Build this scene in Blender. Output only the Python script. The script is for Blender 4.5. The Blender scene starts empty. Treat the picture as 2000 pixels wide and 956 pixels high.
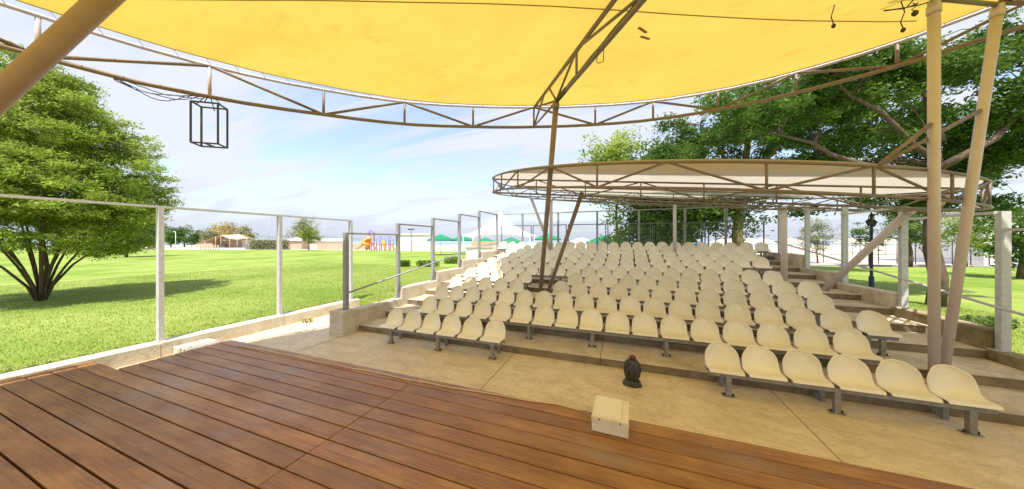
import bpy, bmesh, math, random
import numpy as np
from mathutils import Vector, Matrix
random.seed(7); RNG = np.random.default_rng(11)
R = math.radians
sc = bpy.context.scene
COL = sc.collection

# ------------------------------------------------------------------ camera, sky, sun, exposure
HC = 2.2                                   # camera height above the plaza
TH = math.atan(214 / 570)                  # yaw against the rows of seats
CT, ST = math.cos(TH), math.sin(TH)
cam_d = bpy.data.cameras.new('camera'); cam = bpy.data.objects.new('camera', cam_d); COL.objects.link(cam)
cam_d.sensor_width = 36; cam_d.lens = 570 / 2000 * 36; cam_d.shift_y = -0.004
cam_d.clip_start = 0.05; cam_d.clip_end = 9000
cam.location = (0, 0, HC); cam.rotation_euler = (R(90), 0, TH)
sc.camera = cam
SUN_EL, SUN_DIR = R(64), Vector((-0.3, 0.95, 0)).normalized()      # SUN_DIR: where the light travels to
w = bpy.data.worlds.new('World'); sc.world = w; w.use_nodes = True
nt = w.node_tree; nt.nodes.clear()
sky = nt.nodes.new('ShaderNodeTexSky'); sky.sky_type = 'NISHITA'; sky.sun_disc = False
sky.sun_elevation = SUN_EL; sky.sun_rotation = math.atan2(-SUN_DIR.x, -SUN_DIR.y)
sky.altitude = 0; sky.air_density = 1.0; sky.dust_density = 1.2; sky.ozone_density = 1.6
tc = nt.nodes.new('ShaderNodeTexCoord')
sep = nt.nodes.new('ShaderNodeSeparateXYZ'); nt.links.new(tc.outputs['Generated'], sep.inputs[0])
mx = nt.nodes.new('ShaderNodeMath'); mx.operation = 'MAXIMUM'; mx.inputs[1].default_value = 0.0
nt.links.new(sep.outputs['Z'], mx.inputs[0])
ad = nt.nodes.new('ShaderNodeMath'); ad.operation = 'ADD'; ad.inputs[1].default_value = 0.16
nt.links.new(mx.outputs[0], ad.inputs[0])
dv = nt.nodes.new('ShaderNodeVectorMath'); dv.operation = 'DIVIDE'
cmb = nt.nodes.new('ShaderNodeCombineXYZ')
for i in range(3): nt.links.new(ad.outputs[0], cmb.inputs[i])
nt.links.new(tc.outputs['Generated'], dv.inputs[0]); nt.links.new(cmb.outputs[0], dv.inputs[1])
mp = nt.nodes.new('ShaderNodeMapping'); mp.inputs['Rotation'].default_value = (0, 0, R(24)); mp.inputs['Scale'].default_value = (0.30, 1.15, 0.0)
nt.links.new(dv.outputs[0], mp.inputs[0])
nz = nt.nodes.new('ShaderNodeTexNoise'); nz.inputs['Scale'].default_value = 1.8; nz.inputs['Detail'].default_value = 7; nz.inputs['Roughness'].default_value = 0.55; nz.inputs['Distortion'].default_value = 0.5
nt.links.new(mp.outputs[0], nz.inputs['Vector'])
rp = nt.nodes.new('ShaderNodeMapRange'); rp.inputs[1].default_value = 0.43; rp.inputs[2].default_value = 0.57; rp.inputs[3].default_value = 0.25; rp.inputs[4].default_value = 0.95
nt.links.new(nz.outputs[0], rp.inputs[0])
mixc = nt.nodes.new('ShaderNodeMix'); mixc.data_type = 'RGBA'
mixc.inputs[7].default_value = (2.9, 3.0, 3.3, 1)
hz = nt.nodes.new('ShaderNodeMapRange'); hz.inputs[1].default_value = 0.02; hz.inputs[2].default_value = 0.15; hz.inputs[3].default_value = 0.92; hz.inputs[4].default_value = 0.0
nt.links.new(sep.outputs['Z'], hz.inputs[0]); nt.links.new(rp.outputs[0], mixc.inputs[0])
mixh = nt.nodes.new('ShaderNodeMix'); mixh.data_type = 'RGBA'; mixh.inputs[7].default_value = (2.3, 2.47, 2.95, 1)
nt.links.new(hz.outputs[0], mixh.inputs[0]); nt.links.new(mixc.outputs[2], mixh.inputs[6]); nt.links.new(sky.outputs[0], mixc.inputs[6])
bg = nt.nodes.new('ShaderNodeBackground'); bg.inputs[1].default_value = 0.14
out = nt.nodes.new('ShaderNodeOutputWorld')
nt.links.new(mixh.outputs[2], bg.inputs[0]); nt.links.new(bg.outputs[0], out.inputs[0])
sl = bpy.data.lights.new('sun', 'SUN'); sl.energy = 3.5; sl.angle = R(0.55); sl.color = (1, 0.955, 0.88)
so = bpy.data.objects.new('sun', sl); COL.objects.link(so); so.location = (0, -10, 20)
trav = Vector((SUN_DIR.x * math.cos(SUN_EL), SUN_DIR.y * math.cos(SUN_EL), -math.sin(SUN_EL)))
so.rotation_euler = trav.to_track_quat('-Z', 'Y').to_euler()
sc.view_settings.view_transform = 'Standard'; sc.view_settings.look = 'None'; sc.view_settings.gamma = 1
sc.view_settings.exposure = 1.12
sc.cycles.max_bounces = 10; sc.cycles.diffuse_bounces = 5; sc.cycles.transmission_bounces = 6; sc.cycles.transparent_max_bounces = 8

# ------------------------------------------------------------------ helpers
def ray(x, y):                              # direction per metre of depth in front of the camera
    xc = (x - 1000) / 570
    return Vector((xc * CT - ST, xc * ST + CT, (470 - y) / 570))
def gp(x, y, z=0.0):                        # the spot of height z seen at a pixel of the photograph
    d = ray(x, y); k = (z - HC) / d.z
    return Vector((d.x * k, d.y * k, z))
def dp(x, y, depth):
    d = ray(x, y); return Vector((d.x * depth, d.y * depth, HC + d.z * depth))
def cw(xc, yc, z):                          # lateral, depth, height -> world
    return Vector((xc * CT - yc * ST, xc * ST + yc * CT, z))

def prop(o, label=None, cat=None, group=None, kind=None):
    if label: o['label'] = label
    if cat: o['category'] = cat
    if group: o['group'] = group
    if kind: o['kind'] = kind
    return o
def empty(name, loc, label, cat, group=None, rz=0):
    o = bpy.data.objects.new(name, None); COL.objects.link(o); o.empty_display_size = 0.2
    o.location = loc; o.rotation_euler = (0, 0, rz)
    return prop(o, label, cat, group)
def link(name, me, mat=None, parent=None, loc=(0, 0, 0), rz=0):
    o = bpy.data.objects.new(name, me); COL.objects.link(o)
    if mat is not None and not me.materials: me.materials.append(mat)
    o.location = loc; o.rotation_euler = (0, 0, rz)
    if parent is not None: o.parent = parent
    return o

class MB:
    def __init__(s): s.v = []; s.f = []; s.sm = []
    def add(s, vs, fs, smooth=False):
        n = len(s.v); s.v += [tuple(v) for v in vs]; s.f += [tuple(i + n for i in f) for f in fs]; s.sm += [smooth] * len(fs); return s
    def box(s, x0, x1, y0, y1, z0, z1, b=0.0):
        if b <= 0:
            vs = [(x, y, z) for z in (z0, z1) for y in (y0, y1) for x in (x0, x1)]
            return s.add(vs, [(0, 2, 3, 1), (4, 5, 7, 6), (0, 1, 5, 4), (2, 6, 7, 3), (0, 4, 6, 2), (1, 3, 7, 5)])
        vs = []                             # chamfered round the top
        for (i, z) in ((0, z0), (0, z1 - b), (b, z1)):
            vs += [(x0 + i, y0 + i, z), (x1 - i, y0 + i, z), (x1 - i, y1 - i, z), (x0 + i, y1 - i, z)]
        fs = [(3, 2, 1, 0), (8, 9, 10, 11)]
        for r in (0, 4):
            for k in range(4): fs.append((r + k, r + (k + 1) % 4, r + 4 + (k + 1) % 4, r + 4 + k))
        return s.add(vs, fs)
    def tube(s, pts, r, n=8, cap=True):
        pts = [Vector(p) for p in pts]; rs = r if isinstance(r, (list, tuple)) else [r] * len(pts)
        vs = []; fs = []; prev = None
        for i, p in enumerate(pts):
            t = (pts[min(i + 1, len(pts) - 1)] - pts[max(i - 1, 0)]).normalized()
            if prev is None: a = t.cross(Vector((0, 0, 1)) if abs(t.z) < 0.95 else Vector((1, 0, 0))).normalized()
            else: a = (prev - t * prev.dot(t)).normalized()
            prev = a; bb = t.cross(a)
            for k in range(n):
                an = 2 * math.pi * k / n
                vs.append(p + (a * math.cos(an) + bb * math.sin(an)) * rs[i])
        for i in range(len(pts) - 1):
            for k in range(n):
                fs.append((i * n + k, i * n + (k + 1) % n, (i + 1) * n + (k + 1) % n, (i + 1) * n + k))
        s.add(vs, fs, True)
        if cap:
            m = len(vs) - n; base = len(s.v) - len(vs)
            s.f += [tuple(base + k for k in range(n - 1, -1, -1)), tuple(base + m + k for k in range(n))]; s.sm += [False, False]
        return s
    def bar(s, a, b, wx, wy=None):          # square bar
        a, b = Vector(a), Vector(b); wy = wy or wx; t = (b - a).normalized()
        u = t.cross(Vector((0, 0, 1)) if abs(t.z) < 0.95 else Vector((0, 1, 0))).normalized(); v = t.cross(u)
        vs = [p + u * (sx * wx / 2) + v * (sy * wy / 2) for p in (a, b) for sy in (-1, 1) for sx in (-1, 1)]
        return s.add(vs, [(0, 1, 3, 2), (4, 6, 7, 5), (0, 4, 5, 1), (2, 3, 7, 6), (0, 2, 6, 4), (1, 5, 7, 3)])
    def lathe(s, prof, n=12, c=(0, 0, 0), smooth=True):
        vs = []; fs = []
        for (r, z) in prof:
            for k in range(n): a = 2 * math.pi * k / n; vs.append((c[0] + r * math.cos(a), c[1] + r * math.sin(a), c[2] + z))
        for i in range(len(prof) - 1):
            for k in range(n): fs.append((i * n + k, i * n + (k + 1) % n, (i + 1) * n + (k + 1) % n, (i + 1) * n + k))
        return s.add(vs, fs, smooth)
    def mesh(s, name):
        me = bpy.data.meshes.new(name); me.from_pydata(s.v, [], s.f)
        me.polygons.foreach_set('use_smooth', s.sm); me.update(); return me
    def build(s, name, mat, parent=None, loc=(0, 0, 0), rz=0):
        return link(name, s.mesh(name), mat, parent, loc, rz)
def rel(pts, o): return [Vector(p) - o for p in pts]

# ------------------------------------------------------------------ materials
def mat(name, col, rough=0.6, col2=None, scale=3.0, detail=6, lo=0.35, hi=0.65, metal=0.0, bump=0.0, bscale=40, stretch=None, spec=0.5, obj_var=0.0, trans=0.0, tcol=None, col3=None, s3=0.6, lo3=0.55, hi3=0.75, geo=False, coat=0.0):
    m = bpy.data.materials.new(name); m.use_nodes = True; t = m.node_tree; N = t.nodes; L = t.links
    b = N['Principled BSDF']; b.inputs['Roughness'].default_value = rough; b.inputs['Metallic'].default_value = metal
    b.inputs['Specular IOR Level'].default_value = spec; b.inputs['Coat Weight'].default_value = coat
    b.inputs['Base Color'].default_value = (*col, 1)
    cur = None; c = N.new('ShaderNodeTexCoord')
    if geo:
        g = N.new('ShaderNodeNewGeometry'); vec = g.outputs['Position']
    else: vec = c.outputs['Object']
    if stretch:
        q = N.new('ShaderNodeMapping'); q.inputs['Scale'].default_value = stretch; L.new(vec, q.inputs[0]); vec = q.outputs[0]
    def mixin(colA, colB, sc_, l, h, src):
        n = N.new('ShaderNodeTexNoise'); n.inputs['Scale'].default_value = sc_; n.inputs['Detail'].default_value = detail; n.inputs['Roughness'].default_value = 0.68
        L.new(vec, n.inputs['Vector'])
        r = N.new('ShaderNodeMapRange'); r.inputs[1].default_value = l; r.inputs[2].default_value = h; L.new(n.outputs[0], r.inputs[0])
        x = N.new('ShaderNodeMix'); x.data_type = 'RGBA'; L.new(r.outputs[0], x.inputs[0])
        if src is None: x.inputs[6].default_value = (*colA, 1)
        else: L.new(src, x.inputs[6])
        x.inputs[7].default_value = (*colB, 1); return x.outputs[2], r.outputs[0]
    if col2 is not None: cur, _ = mixin(col, col2, scale, lo, hi, None)
    if col3 is not None: cur, _ = mixin(col, col3, s3, lo3, hi3, cur)
    if obj_var:
        oi = N.new('ShaderNodeObjectInfo'); hs = N.new('ShaderNodeHueSaturation')
        r = N.new('ShaderNodeMapRange'); r.inputs[3].default_value = 1 - obj_var; r.inputs[4].default_value = 1 + obj_var
        L.new(oi.outputs['Random'], r.inputs[0]); L.new(r.outputs[0], hs.inputs['Value'])
        if cur is None: hs.inputs['Color'].default_value = (*col, 1)
        else: L.new(cur, hs.inputs['Color'])
        cur = hs.outputs[0]
    if cur is not None: L.new(cur, b.inputs['Base Color'])
    if bump:
        n = N.new('ShaderNodeTexNoise'); n.inputs['Scale'].default_value = bscale; n.inputs['Detail'].default_value = 5; L.new(vec, n.inputs['Vector'])
        bp = N.new('ShaderNodeBump'); bp.inputs['Strength'].default_value = bump; bp.inputs['Distance'].default_value = 0.02; L.new(n.outputs[0], bp.inputs['Height']); L.new(bp.outputs[0], b.inputs['Normal'])
    if trans:
        tr = N.new('ShaderNodeBsdfTranslucent'); ms = N.new('ShaderNodeMixShader'); ms.inputs[0].default_value = trans
        if tcol: tr.inputs[0].default_value = (*tcol, 1)
        elif cur is not None: L.new(cur, tr.inputs[0])
        else: tr.inputs[0].default_value = (*col, 1)
        L.new(b.outputs[0], ms.inputs[1]); L.new(tr.outputs[0], ms.inputs[2]); L.new(ms.outputs[0], N['Material Output'].inputs[0])
    return m
M = {}
M['lawn'] = mat('lawn', (0.225, 0.30, 0.055), 0.9, (0.315, 0.37, 0.095), 0.9, 8, 0.3, 0.7, bump=0.45, bscale=60, spec=0.1, col3=(0.15, 0.24, 0.03), s3=0.22, lo3=0.44, hi3=0.62, geo=True)
M['blade'] = mat('grass_blade', (0.28, 0.345, 0.075), 0.7, (0.40, 0.43, 0.14), 2.2, 5, spec=0.25, trans=0.3, geo=True)
M['plaza'] = mat('plaza', (0.77, 0.64, 0.44), 0.48, (0.61, 0.48, 0.31), 2.3, 10, 0.42, 0.66, bump=0.35, bscale=9, col3=(0.70, 0.58, 0.40), s3=0.9, lo3=0.5, hi3=0.7, stretch=(0.8, 1.5, 1), spec=0.35)
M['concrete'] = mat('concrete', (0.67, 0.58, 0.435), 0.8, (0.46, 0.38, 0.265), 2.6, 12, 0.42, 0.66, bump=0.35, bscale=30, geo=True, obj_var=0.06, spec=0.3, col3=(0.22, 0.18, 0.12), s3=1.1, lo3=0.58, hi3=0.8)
M['pale_concrete'] = mat('pale_concrete', (0.60, 0.555, 0.47), 0.85, (0.45, 0.385, 0.29), 1.7, 10, 0.45, 0.75, bump=0.4, bscale=25, geo=True, obj_var=0.05, spec=0.3, col3=(0.34, 0.21, 0.13), s3=1.3, lo3=0.62, hi3=0.74)
M['riser'] = mat('weathered_shaded_riser', (0.27, 0.22, 0.15), 0.9, (0.17, 0.135, 0.085), 3.4, 12, 0.4, 0.66, bump=0.5, bscale=24, geo=True, spec=0.2, obj_var=0.08, col3=(0.34, 0.28, 0.195), s3=1.6, lo3=0.55, hi3=0.72)  # stained concrete, with the shade on the risers also put into the colour
M['mossy'] = mat('mossy_concrete', (0.34, 0.27, 0.17), 0.9, (0.17, 0.14, 0.06), 2.2, 10, 0.4, 0.62, bump=0.5, bscale=20, geo=True, obj_var=0.05, spec=0.2, col3=(0.40, 0.33, 0.22), s3=3.0, lo3=0.6, hi3=0.75)
M['seat'] = mat('seat_plastic', (0.87, 0.82, 0.675), 0.34, (0.84, 0.77, 0.60), 5, 4, obj_var=0.045, col3=(0.70, 0.61, 0.44), s3=9, lo3=0.66, hi3=0.85, spec=0.45, geo=True)
M['galv'] = mat('galvanised_steel', (0.60, 0.605, 0.62), 0.5, (0.47, 0.47, 0.48), 14, 6, metal=0.1, obj_var=0.05, geo=True)
M['grey_steel'] = mat('grey_steel', (0.36, 0.365, 0.39), 0.5, (0.27, 0.27, 0.28), 14, 6, metal=0.2, obj_var=0.08, geo=True)
M['bench_steel'] = mat('bench_steel', (0.34, 0.335, 0.33), 0.5, (0.22, 0.205, 0.185), 14, 6, metal=0.3, geo=True)
M['dark_bolt'] = mat('dark_bolt', (0.07, 0.055, 0.045), 0.6, metal=0.4)
M['truss'] = mat('truss_paint', (0.23, 0.175, 0.14), 0.55, (0.185, 0.13, 0.095), 6, 7, 0.45, 0.7, geo=True, col3=(0.24, 0.10, 0.05), s3=2.2, lo3=0.64, hi3=0.74)
M['ring_top'] = mat('ring_paint', (0.55, 0.50, 0.51), 0.5, (0.45, 0.38, 0.37), 6, 6, geo=True)
M['column'] = mat('column_paint', (0.60, 0.52, 0.51), 0.42, (0.55, 0.455, 0.43), 4, 6, 0.4, 0.75, geo=True, col3=(0.30, 0.16, 0.09), s3=7, lo3=0.70, hi3=0.76)
M['dark_column'] = mat('dark_column_paint', (0.27, 0.20, 0.16), 0.45, (0.22, 0.155, 0.12), 5, 6, geo=True)
M['shaded_column'] = mat('shaded_column_paint', (0.36, 0.25, 0.185), 0.42, (0.30, 0.20, 0.145), 4, 6, 0.4, 0.75, geo=True, col3=(0.20, 0.10, 0.06), s3=9, lo3=0.71, hi3=0.76)  # browner copy of the column paint, shade put into the colour
M['white_tie'] = mat('lacing_cord', (0.7, 0.68, 0.62), 0.7)
M['seam'] = mat('fabric_seam', (0.44, 0.27, 0.04), 0.8, (0.54, 0.34, 0.05), 9, 3)
M['patch'] = mat('tape_patch', (0.36, 0.20, 0.06), 0.6)
M['cable'] = mat('cable_black', (0.03, 0.028, 0.03), 0.5)
M['cable_white'] = mat('cable_cream', (0.62, 0.5, 0.3), 0.5)
M['black_steel'] = mat('black_steel', (0.035, 0.03, 0.04), 0.45, (0.07, 0.05, 0.045), 20, 4, metal=0.3)
M['box'] = mat('box_paint', (0.74, 0.67, 0.52), 0.5, (0.62, 0.53, 0.38), 7, 6, 0.5, 0.75, bump=0.1, bscale=60)
M['lid'] = mat('box_lid', (0.80, 0.76, 0.66), 0.4, (0.75, 0.70, 0.58), 6, 4)
M['bag'] = mat('black_plastic', (0.022, 0.02, 0.018), 0.36, (0.06, 0.055, 0.045), 18, 5, bump=0.6, bscale=26)
M['red_wrap'] = mat('rusty_knot', (0.22, 0.06, 0.03), 0.6, (0.06, 0.03, 0.025), 22, 5)
M['bark'] = mat('bark', (0.17, 0.12, 0.08), 0.9, (0.08, 0.056, 0.038), 9, 8, stretch=(1, 1, 0.25), bump=0.9, bscale=14, spec=0.2)
M['bark_mossy'] = mat('bark_mossy', (0.26, 0.205, 0.075), 0.9, (0.12, 0.09, 0.04), 5, 8, stretch=(1, 1, 0.4), bump=0.9, bscale=12, spec=0.2)
M['sand'] = mat('sand', (0.55, 0.46, 0.35), 0.9, (0.46, 0.38, 0.28), 0.25, 8, geo=True, bump=0.3, bscale=3)
M['promenade'] = mat('promenade', (0.50, 0.44, 0.38), 0.85, (0.42, 0.36, 0.30), 0.6, 8, geo=True)
M['sea'] = mat('sea', (0.22, 0.29, 0.33), 0.35, (0.27, 0.33, 0.36), 0.02, 5, geo=True, bump=0.25, bscale=0.8)
M['hill'] = mat('hill', (0.15, 0.19, 0.21), 0.95, (0.20, 0.23, 0.23), 0.01, 5, geo=True)  # distance haze partly put into the grey-blue colour
M['white'] = mat('white_paint', (0.84, 0.83, 0.81), 0.6, (0.78, 0.765, 0.74), 0.8, 5, geo=True)
M['offwhite'] = mat('warm_white_wall', (0.68, 0.62, 0.54), 0.8, (0.6, 0.53, 0.45), 0.7, 5, geo=True)
M['tan'] = mat('tan_fabric', (0.60, 0.43, 0.30), 0.85, (0.52, 0.36, 0.25), 0.8, 5, geo=True)
M['beige_wall'] = mat('beige_wall', (0.56, 0.42, 0.30), 0.85, (0.49, 0.36, 0.25), 0.5, 5, geo=True)
M['roof_grey'] = mat('pale_roof', (0.62, 0.58, 0.55), 0.7, (0.55, 0.5, 0.47), 0.5, 5, geo=True)
M['tent'] = mat('tent_fabric', (0.82, 0.81, 0.80), 0.7, trans=0.3, tcol=(0.85, 0.83, 0.78))
M['green_fabric'] = mat('green_fabric', (0.01, 0.24, 0.11), 0.75, (0.014, 0.28, 0.13), 2, 3, trans=0.25, tcol=(0.02, 0.32, 0.15))
M['cream_fabric'] = mat('cream_fabric', (0.72, 0.62, 0.50), 0.8, trans=0.3, tcol=(0.75, 0.66, 0.52))
M['red_plastic'] = mat('red_plastic', (0.48, 0.06, 0.04), 0.4); M['blue_plastic'] = mat('blue_plastic', (0.16, 0.15, 0.42), 0.4)
M['orange_plastic'] = mat('orange_plastic', (0.75, 0.30, 0.03), 0.4); M['yellow_plastic'] = mat('yellow_plastic', (0.75, 0.5, 0.05), 0.4)
M['pink_plastic'] = mat('pink_plastic', (0.62, 0.16, 0.18), 0.4)
M['lamp_dark'] = mat('lamp_dark', (0.02, 0.022, 0.03), 0.5); M['grey_pole'] = mat('grey_pole', (0.42, 0.43, 0.44), 0.5)
M['glass'] = mat('window_glass', (0.05, 0.06, 0.07), 0.1)
M['wire'] = mat('mesh_wire', (0.36, 0.38, 0.40), 0.5, metal=0.3); M['rail_dark'] = mat('dark_rail', (0.13, 0.16, 0.18), 0.5, metal=0.3)
M['green_post'] = mat('green_post', (0.03, 0.10, 0.07), 0.5)
def leafmat(name, a, b, tr=0.35):
    m = mat(name, a, 0.55, b, 0.55, 3, 0.35, 0.65, spec=0.3, trans=tr, geo=True); t = m.node_tree; N = t.nodes; L = t.links
    at = N.new('ShaderNodeAttribute'); at.attribute_name = 'tone'; hs = N.new('ShaderNodeHueSaturation')
    src = [l for l in L if l.to_socket.name == 'Base Color'][0].from_socket
    L.new(src, hs.inputs['Color']); r = N.new('ShaderNodeMapRange'); r.inputs[3].default_value = 0.55; r.inputs[4].default_value = 1.5
    L.new(at.outputs['Fac'], r.inputs[0]); L.new(r.outputs[0], hs.inputs['Value'])
    b_ = N['Principled BSDF']; L.new(hs.outputs[0], b_.inputs['Base Color'])
    for n in N:
        if n.type == 'BSDF_TRANSLUCENT': L.new(hs.outputs[0], n.inputs[0])
    return m
M['leaf_bright'] = leafmat('leaf_bright', (0.24, 0.33, 0.04), (0.36, 0.43, 0.07), 0.5)
M['leaf_mid'] = leafmat('leaf_mid', (0.095, 0.17, 0.035), (0.145, 0.22, 0.045), 0.45)
M['leaf_dark'] = leafmat('leaf_dark', (0.07, 0.15, 0.018), (0.12, 0.215, 0.03), 0.45)
M['leaf_olive'] = leafmat('leaf_olive', (0.25, 0.265, 0.13), (0.32, 0.32, 0.17), 0.35)
M['leaf_ochre'] = leafmat('leaf_ochre', (0.38, 0.32, 0.11), (0.42, 0.35, 0.14), 0.35)
M['leaf_lime'] = leafmat('leaf_lime', (0.21, 0.27, 0.03), (0.26, 0.30, 0.05), 0.4)

def veins(m, dark, sc_=1.5, width=0.035, amt=0.55):
    t = m.node_tree; N = t.nodes; L = t.links; b = N['Principled BSDF']; g = N.new('ShaderNodeNewGeometry')
    mp_ = N.new('ShaderNodeMapping'); mp_.inputs['Scale'].default_value = (0.8, 1.3, 1); mp_.inputs['Rotation'].default_value = (0, 0, 0.5); L.new(g.outputs['Position'], mp_.inputs[0])
    src = [l for l in L if l.to_socket == b.inputs['Base Color']][0].from_socket
    for (k, a_, w_) in ((sc_, amt, width), (sc_ * 3.1, amt * 0.7, width * 1.3)):
        n = N.new('ShaderNodeTexNoise'); n.inputs['Scale'].default_value = k; n.inputs['Detail'].default_value = 9; n.inputs['Roughness'].default_value = 0.6; n.inputs['Distortion'].default_value = 1.4; L.new(mp_.outputs[0], n.inputs['Vector'])
        s1 = N.new('ShaderNodeMath'); s1.operation = 'SUBTRACT'; s1.inputs[1].default_value = 0.5; L.new(n.outputs[0], s1.inputs[0])
        s2 = N.new('ShaderNodeMath'); s2.operation = 'ABSOLUTE'; L.new(s1.outputs[0], s2.inputs[0])
        r = N.new('ShaderNodeMapRange'); r.inputs[1].default_value = 0; r.inputs[2].default_value = w_; r.inputs[3].default_value = a_; r.inputs[4].default_value = 0; L.new(s2.outputs[0], r.inputs[0])
        x = N.new('ShaderNodeMix'); x.data_type = 'RGBA'; L.new(r.outputs[0], x.inputs[0]); L.new(src, x.inputs[6]); x.inputs[7].default_value = (*dark, 1); src = x.outputs[2]
    L.new(src, b.inputs['Base Color'])
veins(M['plaza'], (0.45, 0.35, 0.23), 1.7, 0.03, 0.42); veins(M['concrete'], (0.30, 0.24, 0.17), 2.2, 0.03, 0.3); veins(M['pale_concrete'], (0.34, 0.27, 0.19), 2.0, 0.03, 0.35)
# wood planks: streaky grain along the board, fine ribs, worn greyish patches, slightly wet-looking stain
def wood():
    m = bpy.data.materials.new('stained_decking'); m.use_nodes = True; t = m.node_tree; N = t.nodes; L = t.links; b = N['Principled BSDF']
    g = N.new('ShaderNodeNewGeometry'); oi = N.new('ShaderNodeObjectInfo')
    off = N.new('ShaderNodeVectorMath'); off.operation = 'MULTIPLY_ADD'; L.new(g.outputs['Position'], off.inputs[0]); off.inputs[1].default_value = (1, 1, 1)
    cm = N.new('ShaderNodeCombineXYZ'); mm = N.new('ShaderNodeMath'); mm.operation = 'MULTIPLY'; mm.inputs[1].default_value = 40; L.new(oi.outputs['Random'], mm.inputs[0]); L.new(mm.outputs[0], cm.inputs[0]); L.new(cm.outputs[0], off.inputs[2])
    def noise(scale, st, src, det=6, ro=0.6):
        q = N.new('ShaderNodeMapping'); q.inputs['Scale'].default_value = st; L.new(src, q.inputs[0])
        n = N.new('ShaderNodeTexNoise'); n.inputs['Scale'].default_value = scale; n.inputs['Detail'].default_value = det; n.inputs['Roughness'].default_value = ro; L.new(q.outputs[0], n.inputs['Vector']); return n.outputs[0]
    def ramp(src, l, h, a=0.0, c=1.0):
        r = N.new('ShaderNodeMapRange'); r.inputs[1].default_value = l; r.inputs[2].default_value = h; r.inputs[3].default_value = a; r.inputs[4].default_value = c; L.new(src, r.inputs[0]); return r.outputs[0]
    def mix(f, A, B):
        x = N.new('ShaderNodeMix'); x.data_type = 'RGBA'; L.new(f, x.inputs[0])
        for s_, v in ((x.inputs[6], A), (x.inputs[7], B)):
            if isinstance(v, tuple): s_.default_value = (*v, 1)
            else: L.new(v, s_)
        return x.outputs[2]
    grain = noise(7, (0.35, 9, 1), off.outputs[0], 8)
    blotch = noise(2.2, (0.8, 2.2, 1), off.outputs[0], 6); wear = noise(1.1, (0.7, 1.6, 1), g.outputs['Position'], 7); fleck = noise(26, (0.5, 1.4, 1), off.outputs[0], 3)
    c = mix(ramp(grain, 0.3, 0.7), (0.36, 0.166, 0.052), (0.21, 0.088, 0.029))
    c = mix(ramp(blotch, 0.42, 0.72), c, (0.44, 0.228, 0.07))
    c = mix(ramp(wear, 0.54, 0.72, 0, 0.75), c, (0.33, 0.225, 0.18))
    c = mix(ramp(noise(3.0, (0.25, 16, 1), off.outputs[0], 8), 0.52, 0.62, 0, 0.35), c, (0.12, 0.05, 0.02))
    c = mix(ramp(fleck, 0.68, 0.74, 0, 0.8), c, (0.06, 0.03, 0.018))
    hs = N.new('ShaderNodeHueSaturation'); L.new(ramp(oi.outputs['Random'], 0, 1, 0.86, 1.14), hs.inputs['Value']); L.new(c, hs.inputs['Color']); L.new(hs.outputs[0], b.inputs['Base Color'])
    L.new(ramp(wear, 0.35, 0.68, 0.50, 0.27), b.inputs['Roughness'])
    wv = N.new('ShaderNodeTexWave'); wv.bands_direction = 'Y'; wv.inputs['Scale'].default_value = 33; wv.inputs['Distortion'].default_value = 0.0; L.new(g.outputs['Position'], wv.inputs['Vector'])
    bp = N.new('ShaderNodeBump'); bp.inputs['Strength'].default_value = 0.22; bp.inputs['Distance'].default_value = 0.004; L.new(wv.outputs[1], bp.inputs['Height'])
    bp2 = N.new('ShaderNodeBump'); bp2.inputs['Strength'].default_value = 0.35; bp2.inputs['Distance'].default_value = 0.01; L.new(grain, bp2.inputs['Height']); L.new(bp.outputs[0], bp2.inputs['Normal']); L.new(bp2.outputs[0], b.inputs['Normal'])
    return m
M['wood'] = wood()
# tent cloths
M['yellow_cloth'] = mat('yellow_cloth', (0.73, 0.53, 0.105), 0.75, (0.66, 0.46, 0.08), 0.7, 10, 0.36, 0.66, trans=0.42, geo=True, spec=0.15, bump=0.12, bscale=3, col3=(0.48, 0.32, 0.06), s3=1.6, lo3=0.58, hi3=0.86, stretch=(1.0, 1.7, 1))
M['white_cloth'] = mat('white_cloth', (0.64, 0.58, 0.50), 0.75, (0.53, 0.47, 0.39), 0.9, 7, 0.4, 0.75, trans=0.42, geo=True, spec=0.15, bump=0.2, bscale=2)

# ------------------------------------------------------------------ setting: ground, water, hills
LZ = 0.2
def sheet(name, pts, z, m, kind='structure'):
    me = bpy.data.meshes.new(name); me.from_pydata([(p[0], p[1], z) for p in pts], [], [tuple(range(len(pts)))]); me.update()
    if me.polygons[0].normal.z < 0: me.flip_normals()
    return prop(link(name, me, m), kind=kind)
sheet('ground', [(-6000, -6000), (6000, -6000), (6000, 6000), (-6000, 6000)], -3.2, M['sand'])
sheet('sea', [cw(-5000, 118, 0)[:2], cw(5000, 118, 0)[:2], cw(5000, 5500, 0)[:2], cw(-5000, 5500, 0)[:2]], -0.6, M['sea'])
def slab(name, pts, z0, z1, m):
    n = len(pts); mb = MB(); area = sum(pts[i][0] * pts[(i + 1) % n][1] - pts[(i + 1) % n][0] * pts[i][1] for i in range(n))
    if area < 0: pts = pts[::-1]
    mb.add([(p[0], p[1], z1) for p in pts] + [(p[0], p[1], z0) for p in pts], [tuple(range(n))] + [(i, n + i, n + (i + 1) % n, (i + 1) % n) for i in range(n)])
    return prop(mb.build(name, m), kind='structure')
slab('beach', [cw(-260, 40, 0)[:2], cw(260, 14, 0)[:2], cw(260, 120, 0)[:2], cw(-260, 124, 0)[:2]], -3, 0.05, M['sand'])
slab('promenade', [cw(-90, 58, 0)[:2], cw(-4, 50, 0)[:2], cw(8, 26, 0)[:2], cw(130, 19, 0)[:2], cw(130, 34, 0)[:2], cw(10, 44, 0)[:2], cw(-6, 64, 0)[:2], cw(-90, 72, 0)[:2]], -1, 0.12, M['promenade'])
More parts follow.
